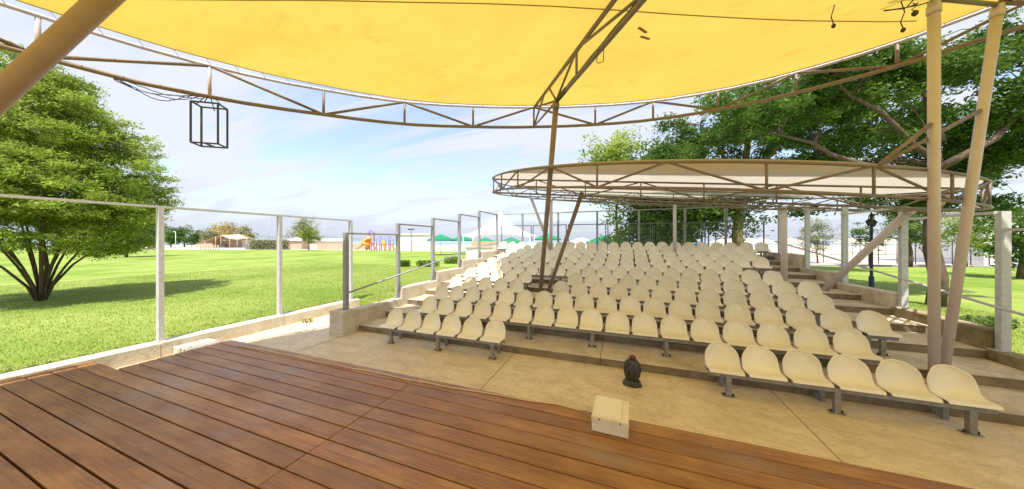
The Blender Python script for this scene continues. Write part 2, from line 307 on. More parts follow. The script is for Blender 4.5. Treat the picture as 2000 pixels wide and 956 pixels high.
# lawns: one west of the stand, one east of it
slab('lawn', [(-8.44, -60), (-8.44, 7.3), (-6.24, 7.3), (-6.24, 14.4), (6.0, 14.4), cw(13, 24, 0)[:2], cw(4, 34, 0)[:2], cw(-3, 50, 0)[:2], cw(-16, 55, 0)[:2], cw(-45, 62, 0)[:2], cw(-120, 66, 0)[:2], (-140, -60)], -0.5, LZ, M['lawn'])
slab('lawn', [(5.74, -60), (5.74, 14.4), (6.02, 14.4), cw(13.02, 24, 0)[:2], cw(28, 22, 0)[:2], cw(90, 19.5, 0)[:2], (120, -60)], -0.5, LZ, M['lawn'])
slab('plaza', [(-8.3, -20), (5.8, -20), (5.8, 6.0), (-6.1, 6.0), (-6.1, 7.25), (-8.3, 7.25)], -0.3, 0.0, M['plaza'])
# expansion joints cut in the plaza are thin recess strips of grout, each a piece of its own
pz = bpy.data.objects['plaza']
for (a, b) in (((-1.95, 3.45), (-1.95, 5.34)), ((2.05, 3.45), (2.05, 5.34)), ((-6.0, 3.45), (-6.0, 4.9))):
    MB().box(a[0] - 0.0035, a[0] + 0.0035, a[1], b[1], -0.02, 0.0035).build('joint', M['riser'], pz)
# distant hills
def hills():
    mb = MB(); n = 60; vs = []
    for i in range(n + 1):
        x = -2600 + i * 45; h = 6 + 30 * math.exp(-((x + 1500) / 420) ** 2) + 8 * math.sin(i * 0.7) * math.exp(-((x + 1500) / 700) ** 2)
        if i in (0, n): h = -1
        for (dy, k) in ((0, -0.2), (160, 1.0), (500, 0.8), (900, -0.2)):
            v = cw(x, 1750 + dy, max(h * k, -4)); vs.append(v)
    fs = [(i * 4 + k, (i + 1) * 4 + k, (i + 1) * 4 + k + 1, i * 4 + k + 1) for i in range(n) for k in range(3)]
    mb.add(vs, fs, True); prop(mb.build('hills', M['hill']), kind='structure')
hills()

# ------------------------------------------------------------------ stage of planks
PZ = 0.25; PITCH = 0.198; FRONT = 3.43
stage = empty('stage', (-2.7, 0.5, 0), 'low open-air stage of brown stained planks under the yellow canopy', 'stage')
def plank(x0, x1, y1, gap):
    mb = MB(); L_ = x1 - x0; wd = PITCH - gap; b = 0.004
    vs = []
    for (i, z) in ((0, -0.035), (0, -b), (b, 0)): vs += [(-L_ / 2 + i, -wd / 2 + i, z), (L_ / 2 - i, -wd / 2 + i, z), (L_ / 2 - i, wd / 2 - i, z), (-L_ / 2 + i, wd / 2 - i, z)]
    fs = [(8, 9, 10, 11)] + [(r + k, r + (k + 1) % 4, r + 4 + (k + 1) % 4, r + 4 + k) for r in (0, 4) for k in range(4)]
    mb.add(vs, fs)
    return mb.build('plank', M['wood'], stage, (Vector(((x0 + x1) / 2, y1 - PITCH / 2, PZ + random.uniform(-0.0015, 0.0015))) - stage.location))
for k in range(27):
    y1 = FRONT - k * PITCH; left = -8.06 if y1 < 2.2 else -7.18
    left += random.uniform(-0.012, 0.012)
    plank(left, -2.704, y1, 0.011 + 0.008 * random.random()); plank(-2.696, 4.2, y1, 0.009 + 0.007 * random.random()); plank(4.207, 5.7, y1, 0.009)
fr = MB()
for x in np.arange(-6.9, 5.6, 0.75): fr.box(x - 0.03, x + 0.03, -1.9, 3.40, 0.12, PZ - 0.036)
fr.box(-7.1, 5.6, 3.385, 3.42, 0.0, PZ - 0.037); fr.box(-7.15, 5.6, -1.9, 3.38, 0.002, 0.01)  # front board, then a dark sheet added below to shade the plank gaps
fr.build('subframe_shade_sheet', M['dark_bolt'], stage, -stage.location)
# ------------------------------------------------------------------ low wall along the lawn, with the tall railing frame on it
lw = empty('low_wall', (-8.29, 3, 0), 'low pale concrete wall between the plank stage and the lawn', 'wall')
for (a, b, dz) in ((-6, -2.0, 0), (-1.99, 2.82, 0.0), (2.83, 4.98, 0.006), (4.99, 7.3, 0.0)):
    MB().box(-8.45, -8.13, a, b, -0.05, 0.262 + dz, 0.012).build('wall_block', M['pale_concrete'], lw, -lw.location)
stp = MB().box(-8.12, -7.45, 2.98, 3.5, 0.0, 0.15, 0.01).build('concrete_step', M['pale_concrete'])
prop(stp, 'small pale concrete step in the corner between the stage and the low wall', 'step')
def channel_post(name, parent, x, y, z0, z1, open_to, wx=0.11, wy=0.07, m='galv'):
    mb = MB(); t = 0.006; o = parent.location
    # web + two flanges of a U channel
    if open_to == 'y':
        mb.box(x - wx / 2, x + wx / 2, y - t / 2, y + t / 2, z0, z1); mb.box(x - wx / 2 + 0.0005, x - wx / 2 + t, y + t / 2, y + wy, z0, z1); mb.box(x + wx / 2 - t, x + wx / 2 - 0.0005, y + t / 2, y + wy, z0, z1)
    else:
        mb.box(x - t / 2, x + t / 2, y - wy / 2, y + wy / 2, z0, z1); mb.box(x + t / 2, x + wx, y - wy / 2 + 0.0005, y - wy / 2 + t, z0, z1); mb.box(x + t / 2, x + wx, y + wy / 2 - t, y + wy / 2 - 0.0005, z0, z1)
    mb.box(x - wx / 2 - 0.03, x + wx / 2 + 0.03, y - 0.06, y + 0.09, z0, z0 + 0.008)
    return mb.build('post', M[m], parent, -o)
rf = empty('railing', (-8.3, 3, 0.262), 'tall bare steel railing frame on the low wall beside the stage', 'railing')
for y in (-1.35, 0.74, 2.84, 4.93, 7.05): channel_post('post', rf, -8.3, y, 0.262, 2.82, 'y')
MB().box(-8.35, -8.25, -1.4, 7.1, 2.822, 2.862).build('top_rail', M['galv'], rf, -rf.location)

# ------------------------------------------------------------------ stepped seating stand
RISE, RUN, Y0 = 0.145, 0.875, 5.35
XL, XR = -6.0, 5.5
st = empty('seating_stand', (0, 9.5, 0), 'stepped concrete seating stand facing the stage', 'stand')
cuts = [XL, -3.2, -0.35, 2.4, XR]
for k in range(11):
    y0 = Y0 + k * RUN; y1 = y0 + RUN + 0.2 if k < 10 else 15.0
    for i in range(4):
        g = 0.004
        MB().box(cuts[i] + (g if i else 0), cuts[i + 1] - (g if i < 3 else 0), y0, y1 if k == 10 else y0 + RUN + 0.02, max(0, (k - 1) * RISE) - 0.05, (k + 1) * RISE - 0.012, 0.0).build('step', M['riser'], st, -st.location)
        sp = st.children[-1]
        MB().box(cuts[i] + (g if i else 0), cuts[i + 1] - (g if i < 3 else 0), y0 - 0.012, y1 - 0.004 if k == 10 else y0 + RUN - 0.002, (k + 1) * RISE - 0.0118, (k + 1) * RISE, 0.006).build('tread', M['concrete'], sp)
MB().box(XL + 0.02, XR - 0.02, 14.9, 15.02, -0.3, 11 * RISE - 0.01).build('rear_face', M['concrete'], st, -st.location)
# side walls
def side_wall(name, label, x0, x1, segs, m, pier=None):
    o = empty(name, ((x0 + x1) / 2, 9, 0), label, 'wall')
    for (a, b, z) in segs: MB().box(x0, x1, a, b, -0.2, z, 0.015).build('wall_block', M[m], o, -o.location)
    if pier: MB().box(*pier, 0.015).build('pier', M[m], o, -o.location)
    return o
lsegs = [(5.2, 6.86, 0.52)] + [(6.865 + 1.745 * i, 8.605 + 1.745 * i, 0.815 + 0.289 * i) for i in range(4)] + [(13.85, 15.0, 1.93)]
side_wall('stand_side_wall', 'stepped pale concrete side wall of the stand, on the playground side', -6.26, -6.004, lsegs, 'pale_concrete', (-6.36, -5.94, 4.86, 5.195, 0.0, 0.57))
rsegs = [(3.4, 7.12, 0.455), (7.125, 8.87, 0.765), (8.875, 10.62, 1.05), (10.625, 12.32, 1.30), (12.325, 15.0, 1.72)]
rw = side_wall('stand_side_wall', 'stained mossy concrete side wall of the stand, below the tall trees', 5.504, 5.76, rsegs, 'concrete')
for ch in [c for c in rw.children][:2]: ch.data.materials[0] = M['mossy']; ch['label'] = 'dark mossy wall block'
# railings on the side walls
def stand_rail(name, label, x, posts, hr, wx, m='galv'):
    o = empty(name, (x, 9, 0.5), label, 'railing')
    for i, (y, z0, z1) in enumerate(posts):
        channel_post('post', o, x, y, z0, z1, 'x' if x > 0 else 'y', wx=wx, wy=0.09, m=m)
        if i + 1 < len(posts):
            MB().box(x - 0.045, x + 0.045, y + 0.005, posts[i + 1][0] - 0.005, z1 - 0.035, z1 + 0.005).build('top_rail', M[m], o, -o.location)
    MB().tube(rel(hr, o.location), 0.022, 8).build('handrail', M[m], o)
    return o
lposts = [(5.05, 0.57, 2.38), (6.78, 0.52, 2.69), (8.46, 0.815, 2.965), (10.22, 1.10, 3.27), (11.97, 1.39, 3.56), (14.0, 1.93, 3.58)]
stand_rail('railing', 'stepped steel railing with sloping handrail on the playground side of the stand', -6.12, lposts, [(-6.02, 4.98, 0.955), (-6.02, 12.0, 1.95), (-6.02, 13.9, 2.04)], 0.09, 'grey_steel')
rposts = [(5.2, 0.455, 2.38), (7.05, 0.455, 2.66), (8.8, 0.765, 2.92), (10.55, 1.05, 3.18), (12.25, 1.30, 3.45), (14.0, 1.72, 3.58)]
stand_rail('railing', 'stepped steel railing with U-section posts on the tall-tree side of the stand', 5.6, rposts, [(5.5, 4.9, 0.88), (5.5, 7.05, 1.17), (5.5, 12.3, 1.93), (5.5, 14, 2.16)], 0.10)
# rear railing and mesh guard
rr = empty('railing', (0, 14.05, 1.6), 'high rear railing frame behind the last row of seats', 'railing')
for x in (-4.9, -3.0, -1.1, 0.75, 2.6, 4.1): channel_post('post', rr, x, 14.6, 1.595, 3.58, 'y', wx=0.09, m='grey_steel')
MB().box(-6.1, 5.6, 14.575, 14.635, 3.582, 3.622).build('top_rail', M['grey_steel'], rr, -rr.location)
wg = empty('mesh_guard', (0, 14.4, 1.6), 'wire mesh guard panels behind the last row of seats', 'fence')
xs = [-6.0, -4.35, -4.25, -2.55, -2.45, -0.7, -0.6, 1.2, 1.3, 3.2, 3.3, 5.3]
for i in range(0, 12, 2):
    a, b = xs[i], xs[i + 1]; mb = MB()
    for x in (a, b): mb.box(x - 0.02, x + 0.02, 14.38, 14.42, 1.6, 2.99)
    mb.box(a + 0.021, b - 0.021, 14.38, 14.42, 2.95, 2.99); mb.box(a + 0.021, b - 0.021, 14.38, 14.42, 1.78, 1.81)
    f = mb.build('guard_frame', M['rail_dark'], wg, -wg.location)
    wm = MB(); n = int((b - a) / 0.075)
    for j in range(1, n): wm.bar((a + (b - a) * j / n, 14.4, 1.81), (a + (b - a) * j / n, 14.4, 2.95), 0.004)
    for j in range(1, 6): wm.bar((a + 0.02, 14.406, 1.81 + 1.14 * j / 6), (b - 0.02, 14.406, 1.81 + 1.14 * j / 6), 0.004)
    wire = wm.build('wire_mesh', M['wire'], f); wire['kind'] = 'stuff'; wire.location = (0, 0, 0)

# ------------------------------------------------------------------ seats and bench frames
def seat_mesh():
    # a pan that bends up into a rounded back; side lips wrap forward
    nu, nv = 15, 22; vs = []; prof = []
    # side profile (y depth, z height): front lip, seat, bend, back
    P = [(0.0, -0.022), (0.006, 0.0), (0.045, 0.003), (0.10, -0.006), (0.165, -0.012), (0.222, -0.006), (0.265, 0.015), (0.298, 0.052), (0.316, 0.10), (0.328, 0.155), (0.339, 0.215), (0.347, 0.265), (0.353, 0.297)]
    cum = [0]
    for i in range(1, len(P)): cum.append(cum[-1] + math.dist(P[i], P[i - 1]))
    T = cum[-1]
    def prof_at(t):
        t *= T
        for i in range(1, len(P)):
            if t <= cum[i] + 1e-9:
                k = (t - cum[i - 1]) / (cum[i] - cum[i - 1]); return tuple(P[i - 1][j] + k * (P[i][j] - P[i - 1][j]) for j in (0, 1))
        return P[-1]
    for j in range(nv):
        v = j / (nv - 1); t = 1 - (1 - v) ** 1.25
        # half width along the strip: square front, gentle waist, round top
        s_ = t * T
        wd = 0.204 + 0.010 * math.sin(min(s_ / 0.36, 1) * math.pi)
        top = T - s_
        if top < 0.225: wd *= max(0.0, 1 - (1 - top / 0.225) ** 2.4) ** (1 / 2.1)
        y, z = prof_at(t)
        back = min(max((s_ - 0.12) / 0.22, 0), 1)
        for i in range(nu):
            u = -1 + 2 * i / (nu - 1); uu = math.copysign(abs(u) ** 0.9, u)
            e = abs(u) ** 3.2
            dz = e * 0.034 * (1 - back) * min(s_ / 0.25, 1) * 1.0
            dy = -e * 0.075 * back * min(1, max(top, 0.0) / 0.10 + 0.25)
            dz += e * 0.012 * back
            vs.append((uu * wd, y + dy, z + dz))
    fs = [(j * nu + i, j * nu + i + 1, (j + 1) * nu + i + 1, (j + 1) * nu + i) for j in range(nv - 1) for i in range(nu - 1)]
    me = bpy.data.meshes.new('seat_shell'); me.from_pydata(vs, [], fs); bm = bmesh.new(); bm.from_mesh(me)
    bmesh.ops.remove_doubles(bm, verts=bm.verts, dist=0.0004)
    bmesh.ops.recalc_face_normals(bm, faces=bm.faces)
    up = sum((f.normal.z for f in bm.faces))
    if up < 0: bmesh.ops.reverse_faces(bm, faces=bm.faces)
    bmesh.ops.solidify(bm, geom=bm.faces[:], thickness=0.014)
    bmesh.ops.recalc_face_normals(bm, faces=bm.faces)
    for f in bm.faces: f.smooth = True
    bm.to_mesh(me); bm.free()
    me.set_sharp_from_angle(angle=R(50)); me.materials.append(M['seat']); return me
SEAT = seat_mesh()
BRK = MB().box(-0.13, 0.13, 0.10, 0.27, -0.047, -0.020).mesh('seat_bracket'); BRK.materials.append(M['bench_steel'])
ORD = ['', 'first', 'second', 'third', 'fourth', 'fifth', 'sixth', 'seventh', 'eighth', 'ninth', 'tenth', 'eleventh', 'twelfth', '13th', '14th', '15th', '16th', '17th', '18th', '19th', '20th', '21st', '22nd', '23rd']
ROWN = ['', 'front row', 'second row up', 'third row up', 'fourth row up', 'fifth row up', 'sixth row up', 'seventh row up', 'eighth row up', 'ninth row up', 'tenth row up', 'top row']
rows = {1: [(-4.66, -2.26, 6), (1.375, 3.70, 6)], 2: [(-4.40, 3.28, 17)], 3: [(-4.65, 4.03, 19)], 4: [(-4.70, -2.77, 5), (-1.51, 3.77, 12)],
        5: [(-4.72, -2.79, 5), (-1.27, 4.01, 12)], 6: [(-4.71, 3.68, 19)], 7: [(-4.72, 3.10, 17)], 8: [(-4.65, 4.05, 19)], 9: [(-4.62, 4.07, 19)],
        10: [(-4.58, 4.06, 19)], 11: [(-5.69, 5.04, 23)]}
SH = 0.366
for rk, blocks in rows.items():
    zt = (rk - 1) * RISE; yb = 4.852 + (rk - 1) * RUN; cnt = 0
    for bi, (xa, xb, n) in enumerate(blocks):
        for i in range(n):
            cnt += 1; x = xa + (xb - xa) * i / (n - 1)
            s_ = link('stadium_seat', SEAT, None, None, (x, yb + random.uniform(-.006, .006), zt + SH), R(random.uniform(-1.6, 1.6)))
            s_.rotation_euler.x = R(random.uniform(-1.4, 1.4))
            prop(s_, f'cream plastic bucket seat, {ORD[cnt]} from the playground-side aisle in the {ROWN[rk]}', 'seat', 'cream seats bolted to the rows of the stand')
            link('bracket', BRK, None, s_)
        # frame under the block
        who = 'whole ' if len(blocks) == 1 else ('short playground-side part of the ' if bi == 0 else 'tree-side part of the ')
        b = empty('bench_frame', ((xa + xb) / 2, yb + 0.13, zt), f'grey steel bench frame carrying the {who}{ROWN[rk]} of seats', 'bench frame', 'steel bench frames under the seats')
        MB().box(xa - 0.2, xb + 0.2, yb + 0.06, yb + 0.11, zt + SH - 0.095, zt + SH - 0.0475).build('rail', M['bench_steel'], b, -b.location)
        MB().box(xa - 0.2, xb + 0.2, yb + 0.225, yb + 0.27, zt + SH - 0.09, zt + SH - 0.0475).build('rail', M['bench_steel'], b, -b.location)
        nl = max(2, round((xb - xa) / 1.15)) + (1 if n == 6 else 0)
        for j in range(nl):
            x = xa + 0.04 + (xb - xa - 0.02) * j / (nl - 1); lg = MB()
            lg.box(x - 0.03, x + 0.03, yb + 0.06, yb + 0.12, zt + 0.010, zt + SH - 0.0955); lg = lg.build('leg', M['bench_steel'], b, -b.location)
            MB().box(x - 0.075, x + 0.075, yb + 0.045, yb + 0.135, zt - 0.002, zt + 0.0095).add([], []).build('foot_plate', M['bench_steel'], lg)
            bo = MB()
            for sx in (-0.055, 0.055): bo.lathe([(0.0, 0.03), (0.012, 0.03), (0.014, 0.0)], 6, (x + sx, yb + 0.09, zt + 0.009), False)
            bo.build('bolt', M['dark_bolt'], lg)
            MB().box(x - 0.025, x + 0.025, yb + 0.36, yb + 0.40, zt + 0.003, zt + SH - 0.05).box(x - 0.024, x + 0.024, yb + 0.271, yb + 0.359, zt + SH - 0.088, zt + SH - 0.052).box(x - 0.045, x - 0.026, yb + 0.38, yb + 0.503, zt + 0.02, zt + 0.07).build('rear_strut', M['bench_steel'], b, -b.location)

# ------------------------------------------------------------------ yellow canopy over the stage
YC = Vector((1.0, -1.0, 0)); YR = 8.3
TT = [(-180, 4.9), (-130, 4.9), (-75, 5.06), (-69, 5.07), (-64, 5.09), (-59, 5.12), (-52, 5.19), (-42, 5.26), (-31, 5.36), (-21, 5.40), (-11, 5.38), (-2, 5.34), (6, 5.33), (12, 5.34), (21, 5.40), (25, 5.45), (28, 5.51), (60, 5.55), (120, 5.25), (180, 4.9)]
TBz = [(-180, 4.42), (-130, 4.42), (-75, 4.55), (-68, 4.54), (-63, 4.58), (-59, 4.62), (-52, 4.70), (-41, 4.78), (-31, 4.88), (-20, 4.93), (-11, 4.935), (-3, 4.925), (6, 4.94), (12, 4.97), (19, 5.01), (26, 5.07), (30, 5.14), (60, 5.1), (120, 4.8), (180, 4.42)]
def yring(th, tab, r=YR):
    z = float(np.interp(th, [a for a, _ in tab], [b for _, b in tab])); a = R(th)
    return Vector((YC.x + r * math.sin(a), YC.y + r * math.cos(a), z))
yc = empty('stage_canopy', (YC.x, YC.y, 0), 'round yellow fabric canopy on a brown tubular ring truss over the stage', 'canopy')
O = yc.location
angs = np.arange(-180, 181, 4.0)
MB().tube(rel([yring(a, TT) for a in angs], O), 0.028, 8, False).build('top_ring', M['ring_top'], yc)
MB().tube(rel([yring(a, TBz) for a in angs], O), 0.034, 8, False).build('bottom_ring', M['truss'], yc)
va = [-73.5, -63, -52, -41.5, -31, -21, -11, -2.3, 6.2, 14.5, 22.7, 31.5, 42, 53, 64, 75, 86, 97, 108, 119, 130, 141, 152, 163, 174, -175, -164, -153, -142, -131, -120, -109, -97, -85]
for i, a in enumerate(va):
    MB().tube(rel([yring(a, TT), yring(a, TBz)], O), 0.024, 7).build('upright', M['ring_top' if i < 2 else 'truss'], yc)
    a2 = va[(i + 1) % len(va)]
    p, q = (yring(a, TT), yring(a2, TBz)) if i % 2 == 1 else (yring(a, TBz), yring(a2, TT))
    MB().tube(rel([p, q], O), 0.025, 7).build('diagonal', M['truss'], yc)
# cloth
def cloth_z(x, y):
    dx, dy = x - YC.x, y - YC.y; r = math.hypot(dx, dy) / YR; th = math.degrees(math.atan2(dx, dy))
    zr = float(np.interp(th, [a for a, _ in TT], [b for _, b in TT])); z0 = 5.22
    k = min(r, 1) ** 2
    return (zr * k + z0 * (1 - k)) + 0.012 + 0.06 * (1 - min(r, 1) ** 2)
def cloth(name, C, Rf, zf, m, parent, rings=26, seg=144):
    vs = [(C.x, C.y, zf(C.x, C.y))]; fs = []
    for i in range(1, rings + 1):
        for k in range(seg):
            a = 2 * math.pi * k / seg; r = Rf(a) * i / rings; x, y = C.x + r * math.sin(a), C.y + r * math.cos(a); vs.append((x, y, zf(x, y)))
    for k in range(seg): fs.append((0, 1 + k, 1 + (k + 1) % seg))
    for i in range(rings - 1):
        for k in range(seg): fs.append((1 + i * seg + k, 1 + (i + 1) * seg + k, 1 + (i + 1) * seg + (k + 1) % seg, 1 + i * seg + (k + 1) % seg))
    mb = MB().add(vs, fs, True); return mb.build(name, m, parent, -parent.location)
edge = lambda a: YR - 0.075 - 0.012 * abs(math.sin(a * 22)) - float(np.interp(math.degrees((a + math.pi) % (2 * math.pi) - math.pi), [-180, -80, -62, -35, 180], [0.05, 0.13, 0.13, 0.0, 0.0]))
fab = cloth('fabric', YC, edge, cloth_z, M['yellow_cloth'], yc)
# hem cord and lacing
MB().tube(rel([Vector((YC.x + edge(R(a)) * math.sin(R(a)), YC.y + edge(R(a)) * math.cos(R(a)), cloth_z(YC.x + edge(R(a)) * math.sin(R(a)), YC.y + edge(R(a)) * math.cos(R(a))))) for a in np.arange(-180, 180.1, 2)], O), 0.010, 5, False).build('hem', M['seam'], fab).location = O
for a in np.arange(-80, 40, 2.4):
    e = edge(R(a)); x, y = YC.x + e * math.sin(R(a)), YC.y + e * math.cos(R(a))
    MB().tube(rel([Vector((x, y, cloth_z(x, y))), yring(a + 0.25, TT) + Vector((0, 0, 0.02))], O), 0.005, 4).build('lacing_tie', M['white_tie'], yc)
# seams across the cloth
sd = (cw(6.0, 4.28, 0) - cw(-3.3, 3.64, 0)).normalized(); sn = Vector((-sd.y, sd.x, 0)); s0 = cw(-3.3, 3.64, 0)
for off in (-6.6, -4.4, -2.2, 0.0):
    q = s0 + sn * off; vs = []; fs = []; cnt = 0
    for t in np.arange(-16, 16, 0.25):
        c = q + sd * t
        if (c - YC).length > YR - 0.4: continue
        for sgn in (-1, 1):
            p = c + sn * (0.011 * sgn); vs.append((p.x, p.y, cloth_z(p.x, p.y) - 0.006))
        cnt += 1
    fs = [(2 * i, 2 * i + 1, 2 * i + 3, 2 * i + 2) for i in range(cnt - 1)]
    if cnt > 1: MB().add(vs, fs).build('seam', M['seam'], fab)
for (x, y, ang) in ((1255, 60, 0.55), (1260, 75, 0.3)):
    c = dp(x, y, 570 * 3.12 / (470 - y)); c.z = cloth_z(c.x, c.y) - 0.008; d = sd * 0.09 * math.cos(ang * .3) + sn * 0.09 * ang
    n_ = Vector((-d.y, d.x, 0)).normalized() * 0.022
    MB().add([c - d - n_, c + d - n_, c + d + n_, c - d + n_], [(0, 1, 2, 3)]).build('patch', M['patch'], fab)
# radial truss through the leaning support
rp0 = yring(-21, TT); rd = Vector((0.567, -0.823, 0)).normalized()
def rpt(t, z): p = rp0 + rd * t; return Vector((p.x, p.y, z))
MB().tube(rel([rp0 + Vector((0, 0, -0.02)), rpt(9, 5.27)], O), 0.030, 8).build('radial_chord', M['truss'], yc)
MB().tube(rel([rpt(0.05, cloth_z(*rpt(0.05, 0)[:2]) - 0.03)] + [rpt(t, cloth_z(*rpt(t, 0)[:2]) - 0.035) for t in (1, 2, 3, 4.5, 6, 9)], O), 0.022, 7).build('radial_purlin', M['truss'], yc)
MB().tube(rel([rpt(1.38, 4.90), rpt(9, 4.84)], O), 0.036, 8).build('radial_chord', M['truss'], yc)
for (t1, z1, t2, z2) in ((0, 4.93, 1.38, 4.90), (1.0, 5.36, 1.38, 4.93), (2.25, 5.35, 2.25, 4.9), (2.25, 5.35, 1.4, 4.92), (2.3, 5.35, 4.1, 4.88), (4.1, 5.32, 4.1, 4.88), (0, 4.93, 0.75, 5.38), (0.1, 5.36, 1.3, 4.94)):
    MB().tube(rel([rpt(t1, z1), rpt(t2, z2)], O), 0.022, 7).build('brace', M['truss'], yc)
# cable wound on the lower chord and a hanging wire loop
pts = [rpt(1.42 + 0.006 * i, 4.905) + Vector((0.044 * math.cos(i * 0.9), 0.0, 0.044 * math.sin(i * 0.9))) for i in range(75)] + [rpt(1.9 + 0.1 * i, 4.952 + 0.006 * math.sin(i)) for i in range(22)]
wc = MB().tube(pts, 0.009, 5); prop(wc.build('wound_cable', M['cable']), 'dark cable wound round the sloping canopy beam above the leaning post', 'cable')
lp = dp(1168, 98, 570 * 2.68 / 372)
prop(MB().tube([lp, lp + Vector((-.02, 0, -.16)), lp + Vector((0.01, 0, -.19)), lp + Vector((.07, .02, -.165)), lp + Vector((.075, .02, 0.02))], 0.006, 5).build('wire_loop', M['cable']), 'small wire loop hanging from the canopy beam', 'wire')
# supports: each a leg of the canopy
def leg(parent, a, b, r, m, name='support_leg'):
    a, b = Vector(a), Vector(b); o = MB().tube(rel([a, b], parent.location), r, 16).build(name, M[m], parent)
    zb = max(a.z, 0.0); q = a - parent.location
    if 0.1 < a.z: MB().box(q.x - r - .06, q.x + r + .06, q.y - r - .06, q.y + r + .06, q.z - 0.01, q.z + 0.03).build('base_plate', M[m], o)
    MB().tube(rel([b.lerp(a, 0.012 / 1), b.lerp(a, 0.03)], parent.location), r * 1.18, 16).build('collar', M[m], o)
    return o
leg(yc, (-2.10, 7.70, 0.42), rpt(1.40, 4.92), 0.056, 'dark_column')
ca = cw(6.06, 4.19, 0.14); cb = cw(6.22, 4.22, 0.14)
ta = dp(1824, 2, 3.80); tb = dp(1950, 10, 3.90)
leg(yc, ca, ta, 0.055, 'column'); leg(yc, cb, tb, 0.052, 'column')
n0 = dp(-800, 925, 2.45); n0.z = 0.25
leg(yc, n0, dp(330, -118, 2.75), 0.083, 'shaded_column')
# beams meeting the right-hand supports
tz = lambda p, dz=0: Vector((p.x, p.y, p.z + dz))
for (p, q, r_) in ((tz(ta, 0.03), tz(tb, 0.0), 0.03), (tz(ta, 0.06), rpt(6.5, 5.1), 0.03), (tz(tb, 0.03), yring(33, TBz), 0.03), (tz(tb, 0.05), yring(44, TBz), 0.028), (tz(ta, 0.1), yring(42, TT), 0.026)):
    MB().tube(rel([p, q], O), r_, 7).build('brace', M['truss'], yc)

# ------------------------------------------------------------------ pale canopy over the stand
WC = Vector((1.16, 10.36, 0)); WR = 5.33; WT = 0.40
wz = lambda x, y: 3.84 - 0.092 * (x - 1.16) + 0.09 * (y - 10.36)
def wring(th, dz=0, r=WR):
    a = R(th); t_ = (th + 360) % 360; r = r + 0.24 * math.exp(-((t_ - 108) / 26) ** 2); x, y = WC.x + r * math.sin(a), WC.y + r * math.cos(a); return Vector((x, y, wz(x, y) + dz))
wc_ = empty('stand_canopy', (WC.x, WC.y, 0), 'round off-white fabric canopy on a tubular ring truss above the seats', 'canopy')
O2 = wc_.location
angs = np.arange(-180, 181, 4.0)
MB().tube(rel([wring(a) for a in angs], O2), 0.024, 8, False).build('top_ring', M['truss'], wc_)
MB().tube(rel([wring(a, -WT) for a in angs], O2), 0.023, 8, False).build('bottom_ring', M['truss'], wc_)
wa = [-141, -152.5, -163, -174.5, -188, -202.5, -217, -232, -246, -260, -274, -288, -302, -316, -330, -344, -358, -372, -386, -400, -414, -428, -442, -456, -468, -480, -491]
for i, a in enumerate(wa):
    if i % 2 == 0 or i > 3: MB().tube(rel([wring(a), wring(a, -WT)], O2), 0.018, 7).build('upright', M['truss'], wc_)
    a2 = wa[(i + 1) % len(wa)]
    p, q = (wring(a, -WT), wring(a2)) if i % 2 == 0 else (wring(a), wring(a2, -WT))
    MB().tube(rel([p, q], O2), 0.019, 7).build('diagonal', M['truss'], wc_)
wf = cloth('fabric', WC, lambda a: WR - 0.07 + 0.24 * math.exp(-((math.degrees(a) - 108) / 26) ** 2), lambda x, y: wz(x, y) + 0.05 + 0.12 * (1 - ((x - WC.x) ** 2 + (y - WC.y) ** 2) / WR ** 2), M['white_cloth'], wc_, 18, 96)
for (p0_, p1_) in ((8.2, None), (12.6, None)):
    hw = math.sqrt(WR ** 2 - (p0_ - WC.y) ** 2); n = 7; xs_ = [WC.x - hw + 2 * hw * i / n for i in range(n + 1)]
    T_ = [Vector((x, p0_, wz(x, p0_) - 0.01)) for x in xs_]; B_ = [Vector((x, p0_, wz(x, p0_) - WT - 0.02)) for x in xs_]
    MB().tube(rel(T_, O2), 0.024, 7).build('cross_chord', M['truss'], wc_); MB().tube(rel(B_, O2), 0.026, 7).build('cross_chord', M['truss'], wc_)
    for i in range(1, n): MB().tube(rel([T_[i], B_[i]], O2), 0.017, 6).build('upright', M['truss'], wc_)
    for i in range(n): MB().tube(rel([T_[i], B_[i + 1]] if i % 2 else [B_[i], T_[i + 1]], O2), 0.017, 6).build('diagonal', M['truss'], wc_)
def wplane(x, y, dz):                       # where a sight line meets the canopy's slanted plane
    d = ray(x, y); k = (3.84 + dz + 0.092 * 1.16 - 0.09 * 10.36 - HC) / (d.z + 0.092 * d.x - 0.09 * d.y); return d * k + Vector((0, 0, HC))
t2 = wplane(1137, 376, -WT)
leg(wc_, (-2.0, 7.78, 0.42), t2, 0.050, 'dark_column')
leg(wc_, (4.36, 10.55, 0.85), (4.36, 10.6, wz(4.36, 10.6) - WT), 0.075, 'column')
for dz in (-0.02, -WT): MB().tube(rel([Vector((-3.9, 10.6, wz(-3.9, 10.6) + dz)), Vector((6.4, 10.6, wz(6.4, 10.6) + dz))], O2), 0.024, 7).build('cross_chord', M['truss'], wc_)
leg(wc_, (5.0, 10.35, 0.70), (5.62, 8.55, wz(5.6, 8.6) - WT - 0.02), 0.075, 'column')
leg(wc_, (-2.9, 12.62, 1.15), (-2.9, 12.6, wz(-2.9, 12.6) - WT), 0.07, 'column')
leg(wc_, (-2.7, 12.7, 1.15), (-3.6, 11.9, wz(-3.6, 11.9) - WT), 0.06, 'column')
leg(wc_, (1.9, 12.6, 1.15), (1.9, 12.6, wz(1.9, 12.6) - WT), 0.06, 'column')
for (x, y) in ((4.36, 10.55), (5.62, 8.55)):
    MB().box(x - 0.28, x + 0.28, y - 0.06, y + 0.06, wz(x, y) - WT - 0.06, wz(x, y) - WT - 0.03).build('top_plate', M['truss'], wc_, -O2)
tip = wring(157)
